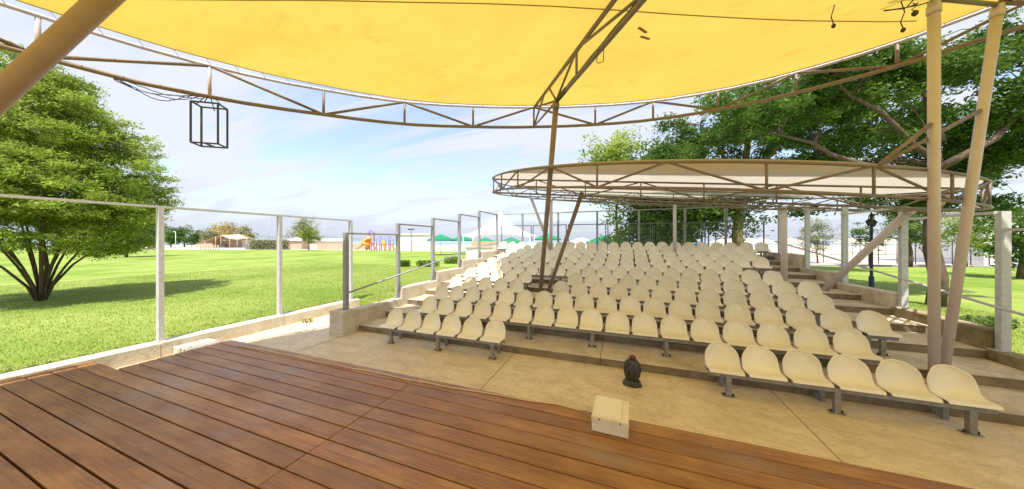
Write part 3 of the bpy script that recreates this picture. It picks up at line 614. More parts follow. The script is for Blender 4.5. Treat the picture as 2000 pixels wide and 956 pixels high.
def online(a, b, y):                        # point of a support seen at picture height y
    best = None
    for i in range(201):
        p = a.lerp(b, i / 200); d = -p.x * ST + p.y * CT; yy = 470 - 570 * (p.z - HC) / d
        if best is None or abs(yy - y) < best[0]: best = (abs(yy - y), p)
    return best[1]
for (a, b, y) in ((ca, ta, 238), (cb, tb, 215)):
    MB().tube(rel([online(a, b, y), tip], O2), 0.026, 8).build('tie_strut', M['truss'], wc_)

# ------------------------------------------------------------------ things hung from the canopy
hb = yring(-63, TBz); 
hl = empty('hanging_light_frame', (hb.x, hb.y, hb.z - 0.80), 'open black steel box frame hanging from the canopy ring over the lawn edge', 'light frame', rz=TH + 0.25)
k_ = 0.021; W_, D_, H_ = 0.36, 0.22, 0.66
for nm, (a, b) in enumerate([((sx * W_ / 2, sy * D_ / 2, 0), (sx * W_ / 2, sy * D_ / 2, H_)) for sx in (-1, 1) for sy in (-1, 1)]): MB().bar(a, b, k_).build('frame_bar', M['black_steel'], hl)
for z in (0.0, H_):
    for s_ in (-1, 1):
        MB().bar((-W_ / 2, s_ * D_ / 2, z), (W_ / 2, s_ * D_ / 2, z), k_ * 0.98).build('frame_bar', M['black_steel'], hl)
        MB().bar((s_ * W_ / 2, -D_ / 2, z), (s_ * W_ / 2, D_ / 2, z), k_ * 0.96).build('frame_bar', M['black_steel'], hl)
MB().bar((0, -D_ / 2, 0), (0.0, D_ / 2, 0), 0.022).build('cross_bar', M['black_steel'], hl)
MB().tube([(-W_ / 2, 0, H_), (0, 0, 0.86), (W_ / 2, 0, H_)], 0.007, 5).tube([(0, -D_ / 2, H_), (0, 0, 0.86), (0.03, 0.0, 0.93)], 0.007, 5).tube([(0, 0, 0.86), (0, D_ / 2, H_ - 0.05)], 0.007, 5).build('hanger_wire', M['cable'], hl)
for j in range(4):
    pts = []
    for i in range(25):
        t = i / 24; a = -69.5 + t * (6.2 - 0.25 * j); p = yring(a, TBz); p.z += -0.03 - (0.05 + 0.035 * j) * math.sin(math.pi * t) + 0.02 * math.sin(9 * t + j * 2); p += Vector((random.uniform(-.012, .012), random.uniform(-.012, .012), 0)); pts.append(p)
    prop(MB().tube(pts, 0.006, 4).build('loose_cable', M['cable']), 'loose black cable drooping along the canopy ring beside the hanging frame', 'cable', 'cables beside the hanging frame')
def dangling(x, y0, y1, depth, label, s_=1.0):
    a, b = dp(x, y0, depth), dp(x + 4, y1, depth)
    o = empty('dangling_wire', b, label, 'wire')
    MB().tube(rel([a, a.lerp(b, 0.4) + Vector((0.025 * s_, 0, 0)), a.lerp(b, 0.75) - Vector((0.02 * s_, 0, 0)), b], b), 0.006, 5).build('cord', M['cable'], o)
    MB().lathe([(0.002, -0.055 * s_), (0.022 * s_, -0.035 * s_), (0.024 * s_, -0.01 * s_), (0.008, 0.01)], 8).build('lamp_socket', M['dark_bolt'], o)
dangling(1624, -14, 48, 3.9, 'long thin wire with a small socket dangling below the yellow cloth')
dangling(1760, 4, 56, 3.8, 'kinked wire with a socket hanging beside the upright support')
dangling(1783, 6, 22, 3.75, 'short wire with the largest dark socket, next to the upright support', 1.3)
def smooth(p, n=6):
    p = [p[0]] + list(p) + [p[-1]]; out_ = []
    for i in range(1, len(p) - 2):
        for k in range(n):
            t = k / n; a, b, c, d = p[i - 1], p[i], p[i + 1], p[i + 2]
            out_.append(0.5 * ((2 * b) + (c - a) * t + (2 * a - 5 * b + 4 * c - d) * t * t + (3 * b - a - 3 * c + d) * t ** 3))
    return out_ + [p[-2]]
tw = [tz(ta) + Vector((random.uniform(-.55, .1), random.uniform(-.2, .2), random.uniform(-.03, .14))) for _ in range(14)]
for i in range(3):
    p = [tz(ta, 0.02)] + [tw[(i * 4 + j) % 14] for j in range(4)]; prop(MB().tube(smooth(p), 0.008, 5).build('tangled_cable', M['cable']), 'tangled dark cable bunched at the top of the upright support', 'cable', 'tangled cables at the upright support')

# ------------------------------------------------------------------ box with cable, wrapped lamp
bp_ = gp(1192, 850, PZ)
bx = empty('equipment_box', (bp_.x, bp_.y + 0.17, PZ), 'cream metal equipment box with a hinged lid on the stage front edge', 'box', rz=R(-2))
bw, bd = 0.175, 0.17
MB().add([(-bw, -bd, 0.004), (bw, -bd, 0.004), (bw, bd, 0.004), (-bw, bd, 0.004), (-bw, -bd, 0.155), (bw, -bd, 0.155), (bw, bd, 0.20), (-bw, bd, 0.20)], [(3, 2, 1, 0), (4, 5, 6, 7), (0, 1, 5, 4), (1, 2, 6, 5), (2, 3, 7, 6), (3, 0, 4, 7)]).build('body', M['box'], bx)
MB().box(-bw - 0.006, bw + 0.006, -bd - 0.006, -bd + 0.02, 0.118, 0.150).build('lip', M['box'], bx)
MB().add([(-bw + .012, -bd + .03, 0.166), (bw - .07, -bd + .03, 0.166), (bw - .07, bd - .01, 0.205), (-bw + .012, bd - .01, 0.205), (-bw + .012, -bd + .03, 0.152), (bw - .07, -bd + .03, 0.152), (bw - .07, bd - .01, 0.19), (-bw + .012, bd - .01, 0.19)], [(0, 1, 2, 3), (4, 5, 1, 0), (5, 6, 2, 1), (6, 7, 3, 2), (7, 4, 0, 3)]).build('lid', M['lid'], bx)
for (x, z) in ((-.1, .135), (.1, .135)): MB().lathe([(0.001, 0.004), (0.008, 0.003), (0.009, 0)], 6).build('screw', M['dark_bolt'], bx, (x, -bd - 0.007, z)).rotation_euler = (R(90), 0, 0)
cp = [(bx.location.x - 0.17, bx.location.y + 0.06, PZ + 0.11), (bx.location.x - 0.26, bx.location.y + 0.10, PZ + 0.05), (bx.location.x - 0.36, bx.location.y + 0.14, PZ + 0.010)]
x = bx.location.x - 0.6; y = bx.location.y + 0.17
while x > -7.0:
    cp.append((x, y + 0.008 * math.sin(x * 3.1) + 0.01 * math.sin(x * 7), PZ + 0.0085)); x -= 0.35; y += (3.285 - y) * 0.25
prop(MB().tube(cp, 0.0075, 6).build('power_cable', M['cable_white']), 'thin cream cable running along the stage front to the box', 'cable')
lb = gp(1235, 752, 0)
wl = empty('wrapped_floodlight', lb, 'floor lamp wrapped in black plastic bag, standing before the first step', 'lamp')
n = 28; vs = []; fs = []; prof = [(0.06, 0.085), (0.105, 0.11), (0.128, 0.17), (0.138, 0.24), (0.132, 0.32), (0.112, 0.385), (0.075, 0.425), (0.045, 0.445), (0.05, 0.46), (0.062, 0.475)]
for j, (r_, z) in enumerate(prof):
    for k in range(n):
        a = 2 * math.pi * k / n; f_ = 1 + 0.10 * math.sin(k * 3.9 + j * 0.25) + random.uniform(-.045, .045)
        vs.append((r_ * f_ * math.cos(a), 0.8 * r_ * f_ * math.sin(a), z + random.uniform(-.006, .006)))
fs = [(j * n + k, j * n + (k + 1) % n, (j + 1) * n + (k + 1) % n, (j + 1) * n + k) for j in range(len(prof) - 1) for k in range(n)] + [tuple(range(n - 1, -1, -1))]
MB().add(vs, fs).build('plastic_bag', M['bag'], wl)
MB().lathe([(0.0, 0.505), (0.03, 0.50), (0.058, 0.475), (0.045, 0.45), (0.03, 0.44)], 9).build('knot', M['red_wrap'], wl)
bm_ = MB(); vs = []; prof = [(0.0, 0.0), (0.15, 0.0), (0.165, 0.03), (0.14, 0.075), (0.09, 0.095), (0.0, 0.10)]; n = 14
for j, (r_, z) in enumerate(prof):
    for k in range(n): a = 2 * math.pi * k / n; f_ = 1 + random.uniform(-.13, .13); vs.append((r_ * f_ * math.cos(a), 0.75 * r_ * f_ * math.sin(a), z + (random.uniform(-.012, .012) if j else 0)))
bm_.add(vs, [(j * n + k, j * n + (k + 1) % n, (j + 1) * n + (k + 1) % n, (j + 1) * n + k) for j in range(len(prof) - 1) for k in range(n)]).build('base_wrap', M['bag'], wl)

wl.scale = (0.86, 0.86, 0.90)
# ------------------------------------------------------------------ foliage
def leaf_mesh(name, pos, size, wid, droop=0.0, tone=None, seed=0):
    rg = np.random.default_rng(seed); n = len(pos)
    d = rg.normal(size=(n, 3)); d[:, 2] = d[:, 2] * 0.55 - droop; d /= np.linalg.norm(d, axis=1, keepdims=True)
    s = rg.normal(size=(n, 3)); s[:, 2] *= 0.6; s -= d * (s * d).sum(1, keepdims=True); s /= np.linalg.norm(s, axis=1, keepdims=True)
    l = size * rg.uniform(0.6, 1.3, (n, 1)); wv = wid * rg.uniform(0.7, 1.3, (n, 1))
    V = np.empty((n, 4, 3)); V[:, 0] = pos - d * l * 0.5; V[:, 1] = pos + s * wv * 0.5; V[:, 2] = pos + d * l * 0.5; V[:, 3] = pos - s * wv * 0.5
    me = bpy.data.meshes.new(name); me.vertices.add(n * 4); me.vertices.foreach_set('co', V.reshape(-1).astype(np.float32))
    me.loops.add(n * 4); me.loops.foreach_set('vertex_index', np.arange(n * 4, dtype=np.int32)); me.polygons.add(n)
    me.polygons.foreach_set('loop_start', np.arange(0, n * 4, 4, dtype=np.int32)); me.update(calc_edges=True)
    at = me.attributes.new('tone', 'FLOAT', 'FACE'); t = tone if tone is not None else rg.uniform(0, 1, n)
    at.data.foreach_set('value', np.clip(t + rg.normal(0, 0.12, n), 0, 1).astype(np.float32)); me.validate(); return me
def crown_points(lobes, nclump, per, cs, seed, inner=0.45, flat=0.6):
    rg = np.random.default_rng(seed); vol = np.array([a[3] * a[4] * a[5] for a in lobes]) ** (2 / 3); pr = vol / vol.sum()
    cl = []; tn = []
    for i in rg.choice(len(lobes), nclump, p=pr):
        a = lobes[i]; d = rg.normal(size=3); d /= np.linalg.norm(d); r = rg.uniform(inner, 1.05)
        cl.append([a[0] + d[0] * a[3] * r, a[1] + d[1] * a[4] * r, a[2] + d[2] * a[5] * r]); tn.append(rg.uniform(0.15, 0.85))
    cl = np.array(cl); tn = np.array(tn); c_ = np.repeat(cl, per, 0); t_ = np.repeat(tn, per)
    off = rg.normal(size=c_.shape) * cs * rg.uniform(0.5, 1.2, (len(c_), 1)); off[:, 2] *= flat
    return c_ + off, t_, cl
def tree(name, label, base, stems, lobes, nclump, per, cs, leaf, lw_, lm, bark, seed, group=None, droop=0.25, twigs=40, inner=0.45, cat='tree', flat=0.6):
    base = Vector(base); o = empty(name, base, label, cat, group); tm = MB()
    for (pts, r0, r1) in stems:
        n = len(pts); tm.tube(pts, [r0 + (r1 - r0) * (i / (n - 1)) ** 0.8 for i in range(n)], 9)
    pos, tone, cl = crown_points(lobes, nclump, per, cs, seed, inner, flat); rg = random.Random(seed)
    ends = [(Vector(p), r1 + (r0 - r1) * (1 - i / (len(pts) - 1))) for (pts, r0, r1) in stems for i, p in enumerate(pts) if i >= len(pts) * 0.45]
    for j in range(min(twigs, len(cl))):
        q = Vector(cl[j * len(cl) // twigs]); e, er = min(ends, key=lambda t: (t[0] - q).length + (0.8 if t[0].z > q.z else 0))
        mid = e.lerp(q, 0.5) + Vector((rg.uniform(-.1, .1), rg.uniform(-.1, .1), 0.10)) * (q - e).length
        tm.tube([e, e.lerp(mid, 0.5), mid, q], [min(er, 0.06) * .6, min(er, .05) * .45, min(er, .04) * .32, 0.006], 5, False)
    tm.build('trunk', M[bark], o)
    link('crown', leaf_mesh('crown', pos, leaf, lw_, droop, tone, seed), M[lm], o)
    return o
def curve(p0, p1, n=6, wob=0.06, seed=1, up=0.0):
    rg = random.Random(seed); p0, p1 = Vector(p0), Vector(p1); L_ = (p1 - p0).length
    return [tuple(p0.lerp(p1, i / (n - 1)) + Vector((rg.uniform(-1, 1), rg.uniform(-1, 1), 0)) * wob * L_ * (0 if i in (0,) else 1) * 0.5 + Vector((0, 0, up * math.sin(math.pi * i / (n - 1))))) for i in range(n)]
def scatter(lobes, n, r0, r1, seed, flat=0.42):       # many small flat clumps spread through a crown's volume
    rg = random.Random(seed); vol = [a[3] * a[4] * a[5] for a in lobes]; res = []
    for a in rg.choices(lobes, vol, k=n):
        d = Vector((rg.gauss(0, 1), rg.gauss(0, 1), rg.gauss(0, 1))).normalized() * rg.uniform(0.3, 1.05); r = rg.uniform(r0, r1)
        res.append((a[0] + d.x * a[3], a[1] + d.y * a[4], a[2] + d.z * a[5], r, r, r * flat))
    return res
# big tree on the lawn
b0 = gp(80, 588, LZ); stems = []
right = Vector((CT, ST, 0)); fwd = Vector((-ST, CT, 0))
for i in range(13):
    a = 2 * math.pi * i / 13 + 0.2 * (i % 3); d = right * math.cos(a) + fwd * math.sin(a); sp = 0.75 + 0.5 * (i % 3) * 0.9
    stems.append(([tuple(d * 0.07), tuple(d * (0.07 + 0.10 * sp) + Vector((0, 0, 0.5))), tuple(d * (0.07 + 0.34 * sp) + Vector((0, 0, 1.15))), tuple(d * (0.1 + 0.75 * sp) + Vector((0, 0, 1.9 + 0.2 * (i % 2)))), tuple(d * (0.1 + 1.15 * sp) + Vector((0, 0, 2.9 + 0.6 * (i % 2))))], 0.044, 0.02))
stems.append((curve((0, 0, 0), (0.1, 0.1, 6.5), 7, 0.05, 9), 0.06, 0.03))
def lob(l): return [(*(right * a + fwd * b + Vector((0, 0, c))), ra, rb, rc) for (a, b, c, ra, rb, rc) in l]
rg_ = random.Random(77); tl = []
for (z, rad, cnt, lr) in ((1.8, 2.7, 11, 0.85), (3.2, 2.85, 10, 1.1), (4.2, 2.5, 9, 1.1), (5.3, 1.85, 8, 1.0), (6.4, 1.3, 6, 0.95), (7.5, 0.5, 4, 0.85), (3.0, 1.0, 5, 1.1), (4.6, 0.7, 4, 1.1)):
    for i in range(cnt):
        a = 6.283 * (i + rg_.uniform(-.25, .25)) / cnt + z; rr_ = 0.77 * rad * rg_.uniform(0.85, 1.12); k = 0.92 * lr * rg_.uniform(0.8, 1.15)
        tl.append((rr_ * math.cos(a), rr_ * math.sin(a), z + rg_.uniform(-.3, .3), k, k, k * 0.62))
tree('lawn_tree', 'broad bright green multi-stemmed tree on the lawn beside the stage', b0, stems, tl, 2900, 62, 0.16, 0.135, 0.036, 'leaf_bright', 'bark', 21, droop=0.55, twigs=150, inner=0.55, flat=0.45)
def simple_tree(px, py, z, h, wd, label, lm, seed, group=None, trunk=0.28, nc=220, per=26, leaf=None, bark='bark', tr=0.03, name='tree', squash=1.0, lean=0.0, cs=None, inner=0.3, depth=None):
    b = gp(px, py, z) if depth is None else dp(px, 470, depth); b.z = z
    rg = random.Random(seed); stem = [(curve((0, 0, -0.05), right * lean + Vector((0, 0, h * 0.7)), 6, 0.05, seed), h * tr, h * tr * 0.3)]
    L_ = []; ch = h * (1 - trunk)
    for i in range(8):
        a = rg.uniform(0, 6.28); r = wd * 0.26 * (0.2 + rg.random()); f_ = i / 7
        L_.append((math.cos(a) * r + right.x * lean * .8, math.sin(a) * r + right.y * lean * .8, h * trunk + ch * (0.18 + 0.66 * f_), wd * 0.33 * (1.05 - 0.45 * abs(f_ - .35)), wd * 0.33 * (1.05 - 0.45 * abs(f_ - .35)), ch * 0.24 * squash))
    lf = leaf or h * 0.05
    return tree(name, label, b, stem, L_, nc, per, cs or wd * 0.06, lf, lf * 0.42, lm, bark, seed, group, 0.2, 30, inner)
simple_tree(247, 503, LZ, 4.8, 5.4, 'small shady tree standing alone on the lawn beyond the multi-stemmed tree', 'leaf_mid', 31, nc=260, per=26, leaf=0.24)
simple_tree(603, 489, LZ, 4.6, 5.2, 'lime green young tree in front of the pale olive tree at the lawn edge', 'leaf_lime', 32, nc=150, per=22, leaf=0.30, trunk=0.32, inner=0.5)
simple_tree(601, 485.5, 0.1, 8.2, 8.0, 'pale olive-leaved tree behind the lime young tree', 'leaf_olive', 33, nc=240, per=22, leaf=0.36, trunk=0.2)
for i, (px, dd, h, wd) in enumerate(((334, 92, 6.0, 7.0), (360, 96, 6.6, 8.0), (385, 94, 5.6, 7.0))):
    simple_tree(px, 480, 0.1, h, wd, ['dark green tree by the white lamp pole at the far lawn edge', 'tallest of the dark green trees at the far lawn edge', 'dark green tree next to the grey-green tamarisk'][i], 'leaf_dark', 40 + i, 'dark trees at the far lawn edge', trunk=0.12, nc=140, per=20, leaf=0.5, depth=dd)
for i, (px, dd, h, wd, lm, lab) in enumerate(((418, 90, 7.2, 8.5, 'leaf_olive', 'grey-green tamarisk behind the tan pavilion, next to the dark trees'), (444, 86, 7.6, 9.0, 'leaf_ochre', 'ochre-toned tamarisk right above the tan pavilion'), (476, 92, 6.6, 8.0, 'leaf_olive', 'grey-green tamarisk above the clipped hedge end'))):
    simple_tree(px, 480, 0.1, h, wd, lab, lm, 50 + i, 'tamarisks behind the pavilion', trunk=0.1, nc=170, per=20, leaf=0.5, depth=dd)
# big trees behind and beside the stand (east)
gA = cw(14.6, 18.5, LZ)
A_st = [([(0, 0, 0), tuple(right * -0.15 + Vector((0, 0, 1.0))), tuple(right * -0.32 + Vector((0, 0, 2.3))), tuple(right * -0.2 + Vector((0, 0, 4.2))), tuple(right * 0.1 + Vector((0, 0, 6.5))), tuple(right * 0.5 + Vector((0, 0, 9.0)))], 0.42, 0.16),
        (curve(right * -0.2 + Vector((0, 0, 4.0)), right * -4.5 + fwd * 0.5 + Vector((0, 0, 6.8)), 6, .08, 2), 0.16, 0.05), (curve(right * 0.0 + Vector((0, 0, 4.6)), right * 5 + fwd * -1 + Vector((0, 0, 7.5)), 6, .08, 4), 0.16, 0.05),
        (curve(right * 0.1 + Vector((0, 0, 6)), right * 3 + fwd * -2 + Vector((0, 0, 9.5)), 6, .08, 5), 0.14, 0.04), (curve(right * 0.1 + Vector((0, 0, 6)), right * -3.2 + fwd * -1 + Vector((0, 0, 9)), 6, .08, 6), 0.13, 0.04), (curve(right * -0.1 + Vector((0, 0, 4.4)), right * 2.6 + fwd * -3 + Vector((0, 0, 5.0)), 6, .08, 7), 0.10, 0.03)]
tree('plane_tree', 'large tree with a thick leaning mossy trunk behind the last row of seats', gA, A_st, scatter(lob([(-5, 0.3, 6.9, 2.2, 2.2, 1.3), (-3, -0.5, 8.8, 2.4, 2.2, 1.4), (0, 0, 8.0, 2.6, 2.4, 1.5), (3, -1, 8.6, 2.8, 2.6, 1.5), (5.2, -1, 7.0, 2.6, 2.4, 1.2), (1, -1, 10.6, 3.4, 2.6, 1.5), (4.5, -2, 10.6, 3, 2.6, 1.5), (2.6, -2.6, 5.4, 1.7, 1.5, .7), (-1.8, -1.4, 6.2, 1.5, 1.5, .8), (7.5, -1.6, 9.0, 2.4, 2.2, 1.4), (7.2, -1, 5.6, 1.8, 1.8, .8)]), 120, 0.7, 1.3, 5), 1900, 34, 0.22, 0.21, 0.085, 'leaf_dark', 'bark_mossy', 61, twigs=200, inner=0.35, droop=0.35)
gB = cw(12.9, 8.9, LZ)
B_st = [(curve((0, 0, -.05), right * 0.15 + fwd * 0.1 + Vector((0, 0, 5.2)), 7, .035, 12), 0.20, 0.13), (curve(right * .12 + Vector((0, 0, 3.6)), right * -4.6 + fwd * 1.4 + Vector((0, 0, 6.0)), 7, .10, 13), 0.11, 0.03), (curve(right * .12 + Vector((0, 0, 4.4)), right * -3.4 + fwd * 0.2 + Vector((0, 0, 7.6)), 7, .10, 14), 0.10, 0.03),
        (curve(right * .1 + Vector((0, 0, 4.2)), right * 3.2 + fwd * -0.4 + Vector((0, 0, 6.6)), 7, .10, 15), 0.12, 0.04), (curve(right * .15 + Vector((0, 0, 5.0)), right * 0.6 + fwd * 0.8 + Vector((0, 0, 8.4)), 6, .08, 16), 0.12, 0.04), (curve(right * .1 + Vector((0, 0, 3.0)), right * 2.4 + fwd * 1.6 + Vector((0, 0, 4.6)), 6, .1, 17), 0.07, 0.02)]
tree('plane_tree', 'tall shady tree with a dark trunk seen between the two right-hand supports', gB, B_st, scatter(lob([(-4.2, 1.2, 6.0, 2.0, 1.8, 1.0), (-2.2, 1.4, 6.8, 2.0, 1.8, 1.1), (-3.2, 0.2, 7.8, 2.0, 1.8, 1.0), (0, 0.9, 7.4, 2.0, 1.8, 1.1), (2.4, 0.2, 6.2, 2.0, 1.8, 1.2), (0.8, 1.4, 5.3, 1.8, 1.4, .8), (2.6, 1.8, 4.3, 1.7, 1.5, .8), (-1.2, 1.8, 5.0, 1.6, 1.3, .7), (3.0, 0.6, 8.2, 2, 1.8, 1.1), (-0.6, 1.6, 4.1, 1.2, 1.0, .45), (4.4, 1.0, 5.2, 1.8, 1.6, 1.1), (-5.6, 2.0, 5.2, 1.5, 1.4, .6), (1.6, 2.6, 3.4, 1.7, 1.2, .6), (3.6, 2.4, 3.3, 1.6, 1.2, .6), (-1.6, 3.0, 3.5, 1.5, 1.0, .45)]), 160, 0.5, 0.95, 6), 2400, 36, 0.16, 0.15, 0.058, 'leaf_dark', 'bark', 62, twigs=220, inner=0.35, droop=0.35)
simple_tree(1262, 480, LZ, 8.6, 8.6, 'leafy tree with a slim dark trunk behind the rear railing', 'leaf_mid', 63, nc=640, per=38, leaf=0.30, trunk=0.13, tr=0.022, depth=22, bark='bark', cs=0.42)
simple_tree(1345, 480, LZ, 7.6, 7.4, 'leafy tree with a crooked pale trunk behind the rear railing', 'leaf_mid', 64, nc=520, per=36, leaf=0.28, trunk=0.15, tr=0.024, depth=20.5, bark='bark_mossy', lean=0.6, cs=0.40)
simple_tree(1205, 480, LZ, 10.8, 7.0, 'light green tree rising above the left part of the pale canopy', 'leaf_bright', 65, nc=300, per=34, leaf=0.30, trunk=0.45, tr=0.015, depth=25, cs=0.42)
simple_tree(1597, 513, LZ, 4.0, 3.6, 'young olive-green tree on the lawn by the promenade', 'leaf_olive', 66, nc=130, per=24, leaf=0.17, trunk=0.22, tr=0.016)
simple_tree(1775, 521, LZ, 4.6, 4.2, 'round green tree with a stout trunk beside the shade of the promenade', 'leaf_mid', 67, nc=170, per=26, leaf=0.2, trunk=0.3, tr=0.04)
simple_tree(1885, 520, LZ, 4.2, 3.6, 'yellow-green tree near the white seaside building', 'leaf_bright', 68, nc=150, per=24, leaf=0.19, trunk=0.22)
simple_tree(1700, 518, LZ, 3.4, 2.6, 'low loose tree behind the twin street lamp', 'leaf_mid', 69, nc=80, per=22, leaf=0.17, trunk=0.3)
simple_tree(1992, 545, LZ, 4.4, 3.6, 'dense dark tree beside the white seaside building', 'leaf_dark', 70, nc=200, per=28, leaf=0.18, trunk=0.1)
def bush(px, py, wd, h, label, lm='leaf_dark', seed=1, z=LZ, group=None, long=None):
    b = gp(px, py, z); o = empty('bush', b, label, 'bush', group); l2 = long or wd
    pos = RNG.uniform(-1, 1, (900, 3)); pos = pos[(np.abs(pos) ** 4).sum(1) < 1.3]; pos[:, 0] *= l2 / 2; pos[:, 1] *= wd / 2; pos[:, 2] = (pos[:, 2] * 0.5 + 0.5) * h
    mb = MB()
    for i in range(5): a = i * 1.26; mb.tube([(0.1 * math.cos(a), 0.1 * math.sin(a), -0.02), (0.3 * l2 * math.cos(a), 0.3 * wd * math.sin(a), h * 0.8)], [0.018, 0.006], 5)
    mb.build('stem', M['bark'], o)
    lf = 0.13 if h > 0.15 else 0.035
    if h < 0.15: pos = pos[:120]
    link('foliage', leaf_mesh('foliage', pos, lf, lf * 0.55, 0, None, seed), M[lm], o); o.rotation_euler = (0, 0, TH)
    return o
bush(790, 521, 0.8, 0.48, 'small clipped bush on the lawn, the one farthest from the stand', seed=81, group='clipped bushes beside the stand')
bush(836, 521, 0.8, 0.48, 'longest clipped bush on the lawn, middle of the three', seed=82, group='clipped bushes beside the stand', long=1.7)
bush(883, 515, 0.9, 0.6, 'clipped bush closest to the stand wall', seed=83, group='clipped bushes beside the stand', long=1.3)
bush(1895, 640, 0.5, 0.22, 'low ground-cover bush along the mossy wall', 'leaf_mid', 84, long=1.6)
bush(600, 630, 0.12, 0.11, 'small weed growing at the foot of the low wall', 'leaf_lime', 85, z=0.0, long=0.34)
# long hedge by the pavilion
hg = empty('hedge', dp(527, 470, 66), 'long clipped hedge with brown base beside the tan pavilion', 'hedge', rz=TH); hg.location.z = LZ
pos = RNG.uniform(-1, 1, (5000, 3)); pos[:, 0] *= 4.2; pos[:, 1] *= 0.7; pos[:, 2] = (pos[:, 2] * .5 + .5) * 2.1
link('foliage', leaf_mesh('foliage', pos, 0.34, 0.16, 0, None, 91), M['leaf_olive'], hg)
mb = MB()
for i in range(14): mb.tube([(-4 + i * 0.61, 0, -0.05), (-4 + i * 0.61, 0.1, 1.6)], [0.05, 0.02], 5)
mb.build('stems', M['bark'], hg)

# grass blades on the lawn near the stage
def grass():
    n = 150000; rg = np.random.default_rng(5)
    x = -8.47 - np.abs(rg.power(0.6, n)) ** 1.0 * 17; y = rg.uniform(-3.5, 19, n)
    x2 = rg.uniform(5.78, 9.5, 16000); y2 = rg.uniform(6, 13.5, 16000); x3 = rg.uniform(-8.4, -6.3, 14000); y3 = rg.uniform(7.35, 14, 14000)
    x = np.concatenate([x, x2, x3]); y = np.concatenate([y, y2, y3]); n = len(x)
    h = rg.uniform(0.02, 0.06, n); a = rg.uniform(0, 6.283, n); wd = rg.uniform(0.004, 0.010, n); ln = rg.normal(0, 0.02, (n, 2))
    V = np.empty((n, 3, 3)); V[:, 0] = np.stack([x - np.cos(a) * wd, y - np.sin(a) * wd, np.full(n, LZ - 0.002)], 1); V[:, 1] = np.stack([x + np.cos(a) * wd, y + np.sin(a) * wd, np.full(n, LZ - 0.002)], 1); V[:, 2] = np.stack([x + ln[:, 0], y + ln[:, 1], LZ + h], 1)
    me = bpy.data.meshes.new('grass'); me.vertices.add(n * 3); me.vertices.foreach_set('co', V.reshape(-1).astype(np.float32)); me.loops.add(n * 3); me.loops.foreach_set('vertex_index', np.arange(n * 3, dtype=np.int32)); me.polygons.add(n)
    me.polygons.foreach_set('loop_start', np.arange(0, n * 3, 3, dtype=np.int32)); me.update(calc_edges=True); me.validate()
    prop(link('grass', me, M['blade']), 'short mown grass blades on the lawn', 'grass', kind='stuff')
grass()

# ------------------------------------------------------------------ far things
def place(px, depth, z=0.1): p = dp(px, 470, depth); p.z = z; return p
# white peaked tent
tp = place(977, 36, LZ)
tn = empty('marquee', tp, 'white peaked marquee tent behind the playground-side end of the stand', 'tent', rz=TH)
n = 20; rad = 4.25; vs = []; prof = [(1.0, 2.45), (0.8, 2.85), (0.6, 3.3), (0.4, 3.85), (0.22, 4.55), (0.1, 5.15), (0.05, 5.35)]
sq = lambda a: 1 / max(abs(math.cos(a)), abs(math.sin(a))) ** 0.9
for (r_, z) in prof:
    for k in range(n): a = 2 * math.pi * k / n; vs.append((rad * r_ * sq(a) * math.cos(a), rad * r_ * sq(a) * math.sin(a), z - (0.0 if r_ < 1 else -0.25 * (sq(a) < 1.1) )))
MB().add(vs, [(j * n + k, j * n + (k + 1) % n, (j + 1) * n + (k + 1) % n, (j + 1) * n + k) for j in range(6) for k in range(n)], True).build('roof', M['tent'], tn)
MB().lathe([(0.45, 5.05), (0.47, 5.12), (0.16, 5.35), (0.05, 5.75), (0.0, 5.8)], 10).build('cap', M['tent'], tn)
for sx in (-1, 1):
    for sy in (-1, 1): MB().tube([(sx * 3.9, sy * 3.9, -0.1), (sx * 3.9, sy * 3.9, 2.6)], 0.05, 6).build('pole', M['white'], tn)
ct = place(935, 30, LZ); c_ = empty('bar_counter', ct, 'white bar counter with a brown top below the marquee', 'counter', rz=TH)
MB().box(-1.25, 3.2, -0.4, 0.4, -0.05, 1.25, 0.02).build('counter_body', M['white'], c_); MB().box(-1.3, 3.3, -0.5, 0.5, 1.252, 1.36, 0.02).build('counter_top', M['beige_wall'], c_)
MB().box(-1.0, 3.0, 1.8, 1.9, 0.0, 1.9).build('back_panel', M['beige_wall'], c_)
def umbrella(px, depth, r, zt, label, m, group, z=0.1, n=8):
    o = empty('beach_umbrella', place(px, depth, z), label, 'umbrella', group, rz=random.random()); zt -= z
    vs = []
    for (k_, zz) in ((0.02, 0), (0.5, -0.32 * r * .5 - .05), (1.0, -0.40 * r), (1.0, -0.40 * r - 0.16)):
        for k in range(n): a = 2 * math.pi * k / n; vs.append((r * k_ * math.cos(a), r * k_ * math.sin(a), zt + zz))
    MB().add(vs, [(j * n + k, j * n + (k + 1) % n, (j + 1) * n + (k + 1) % n, (j + 1) * n + k) for j in range(3) for k in range(n)]).build('canopy', M[m], o)
    MB().tube([(0, 0, -0.05), (0, 0, zt + 0.1)], 0.03, 6).build('pole', M['grey_pole'], o)
for (px, d_, r_, z, lab) in ((861, 40, 1.9, 3.05, 'green parasol nearest the white kiosk'), (903, 43, 1.7, 2.95, 'green parasol half hidden behind the railing, next to the marquee'), (948, 44, 1.8, 2.65, 'green parasol seen under the marquee, counter side'), (998, 44, 1.9, 2.7, 'green parasol seen under the middle of the marquee'), (1069, 36, 1.7, 3.05, 'green parasol behind the twin leaning posts'), (1180, 38, 2.4, 2.9, 'wide green parasol below the leafy trees')):
    umbrella(px, d_, r_, z, lab, 'green_fabric', 'green parasols by the beach bar')
for i, (px, d_) in enumerate(((1139, 46), (1228, 52), (1412, 44), (1434, 50), (1466, 45), (1488, 50), (1130, 56), (1545, 48), (1665, 42), (1690, 50), (1730, 44))):
    umbrella(px, d_, 2.0, 2.65, 'cream straw-coloured beach parasol on the sand', 'cream_fabric', 'cream parasols on the beach', 0.05)
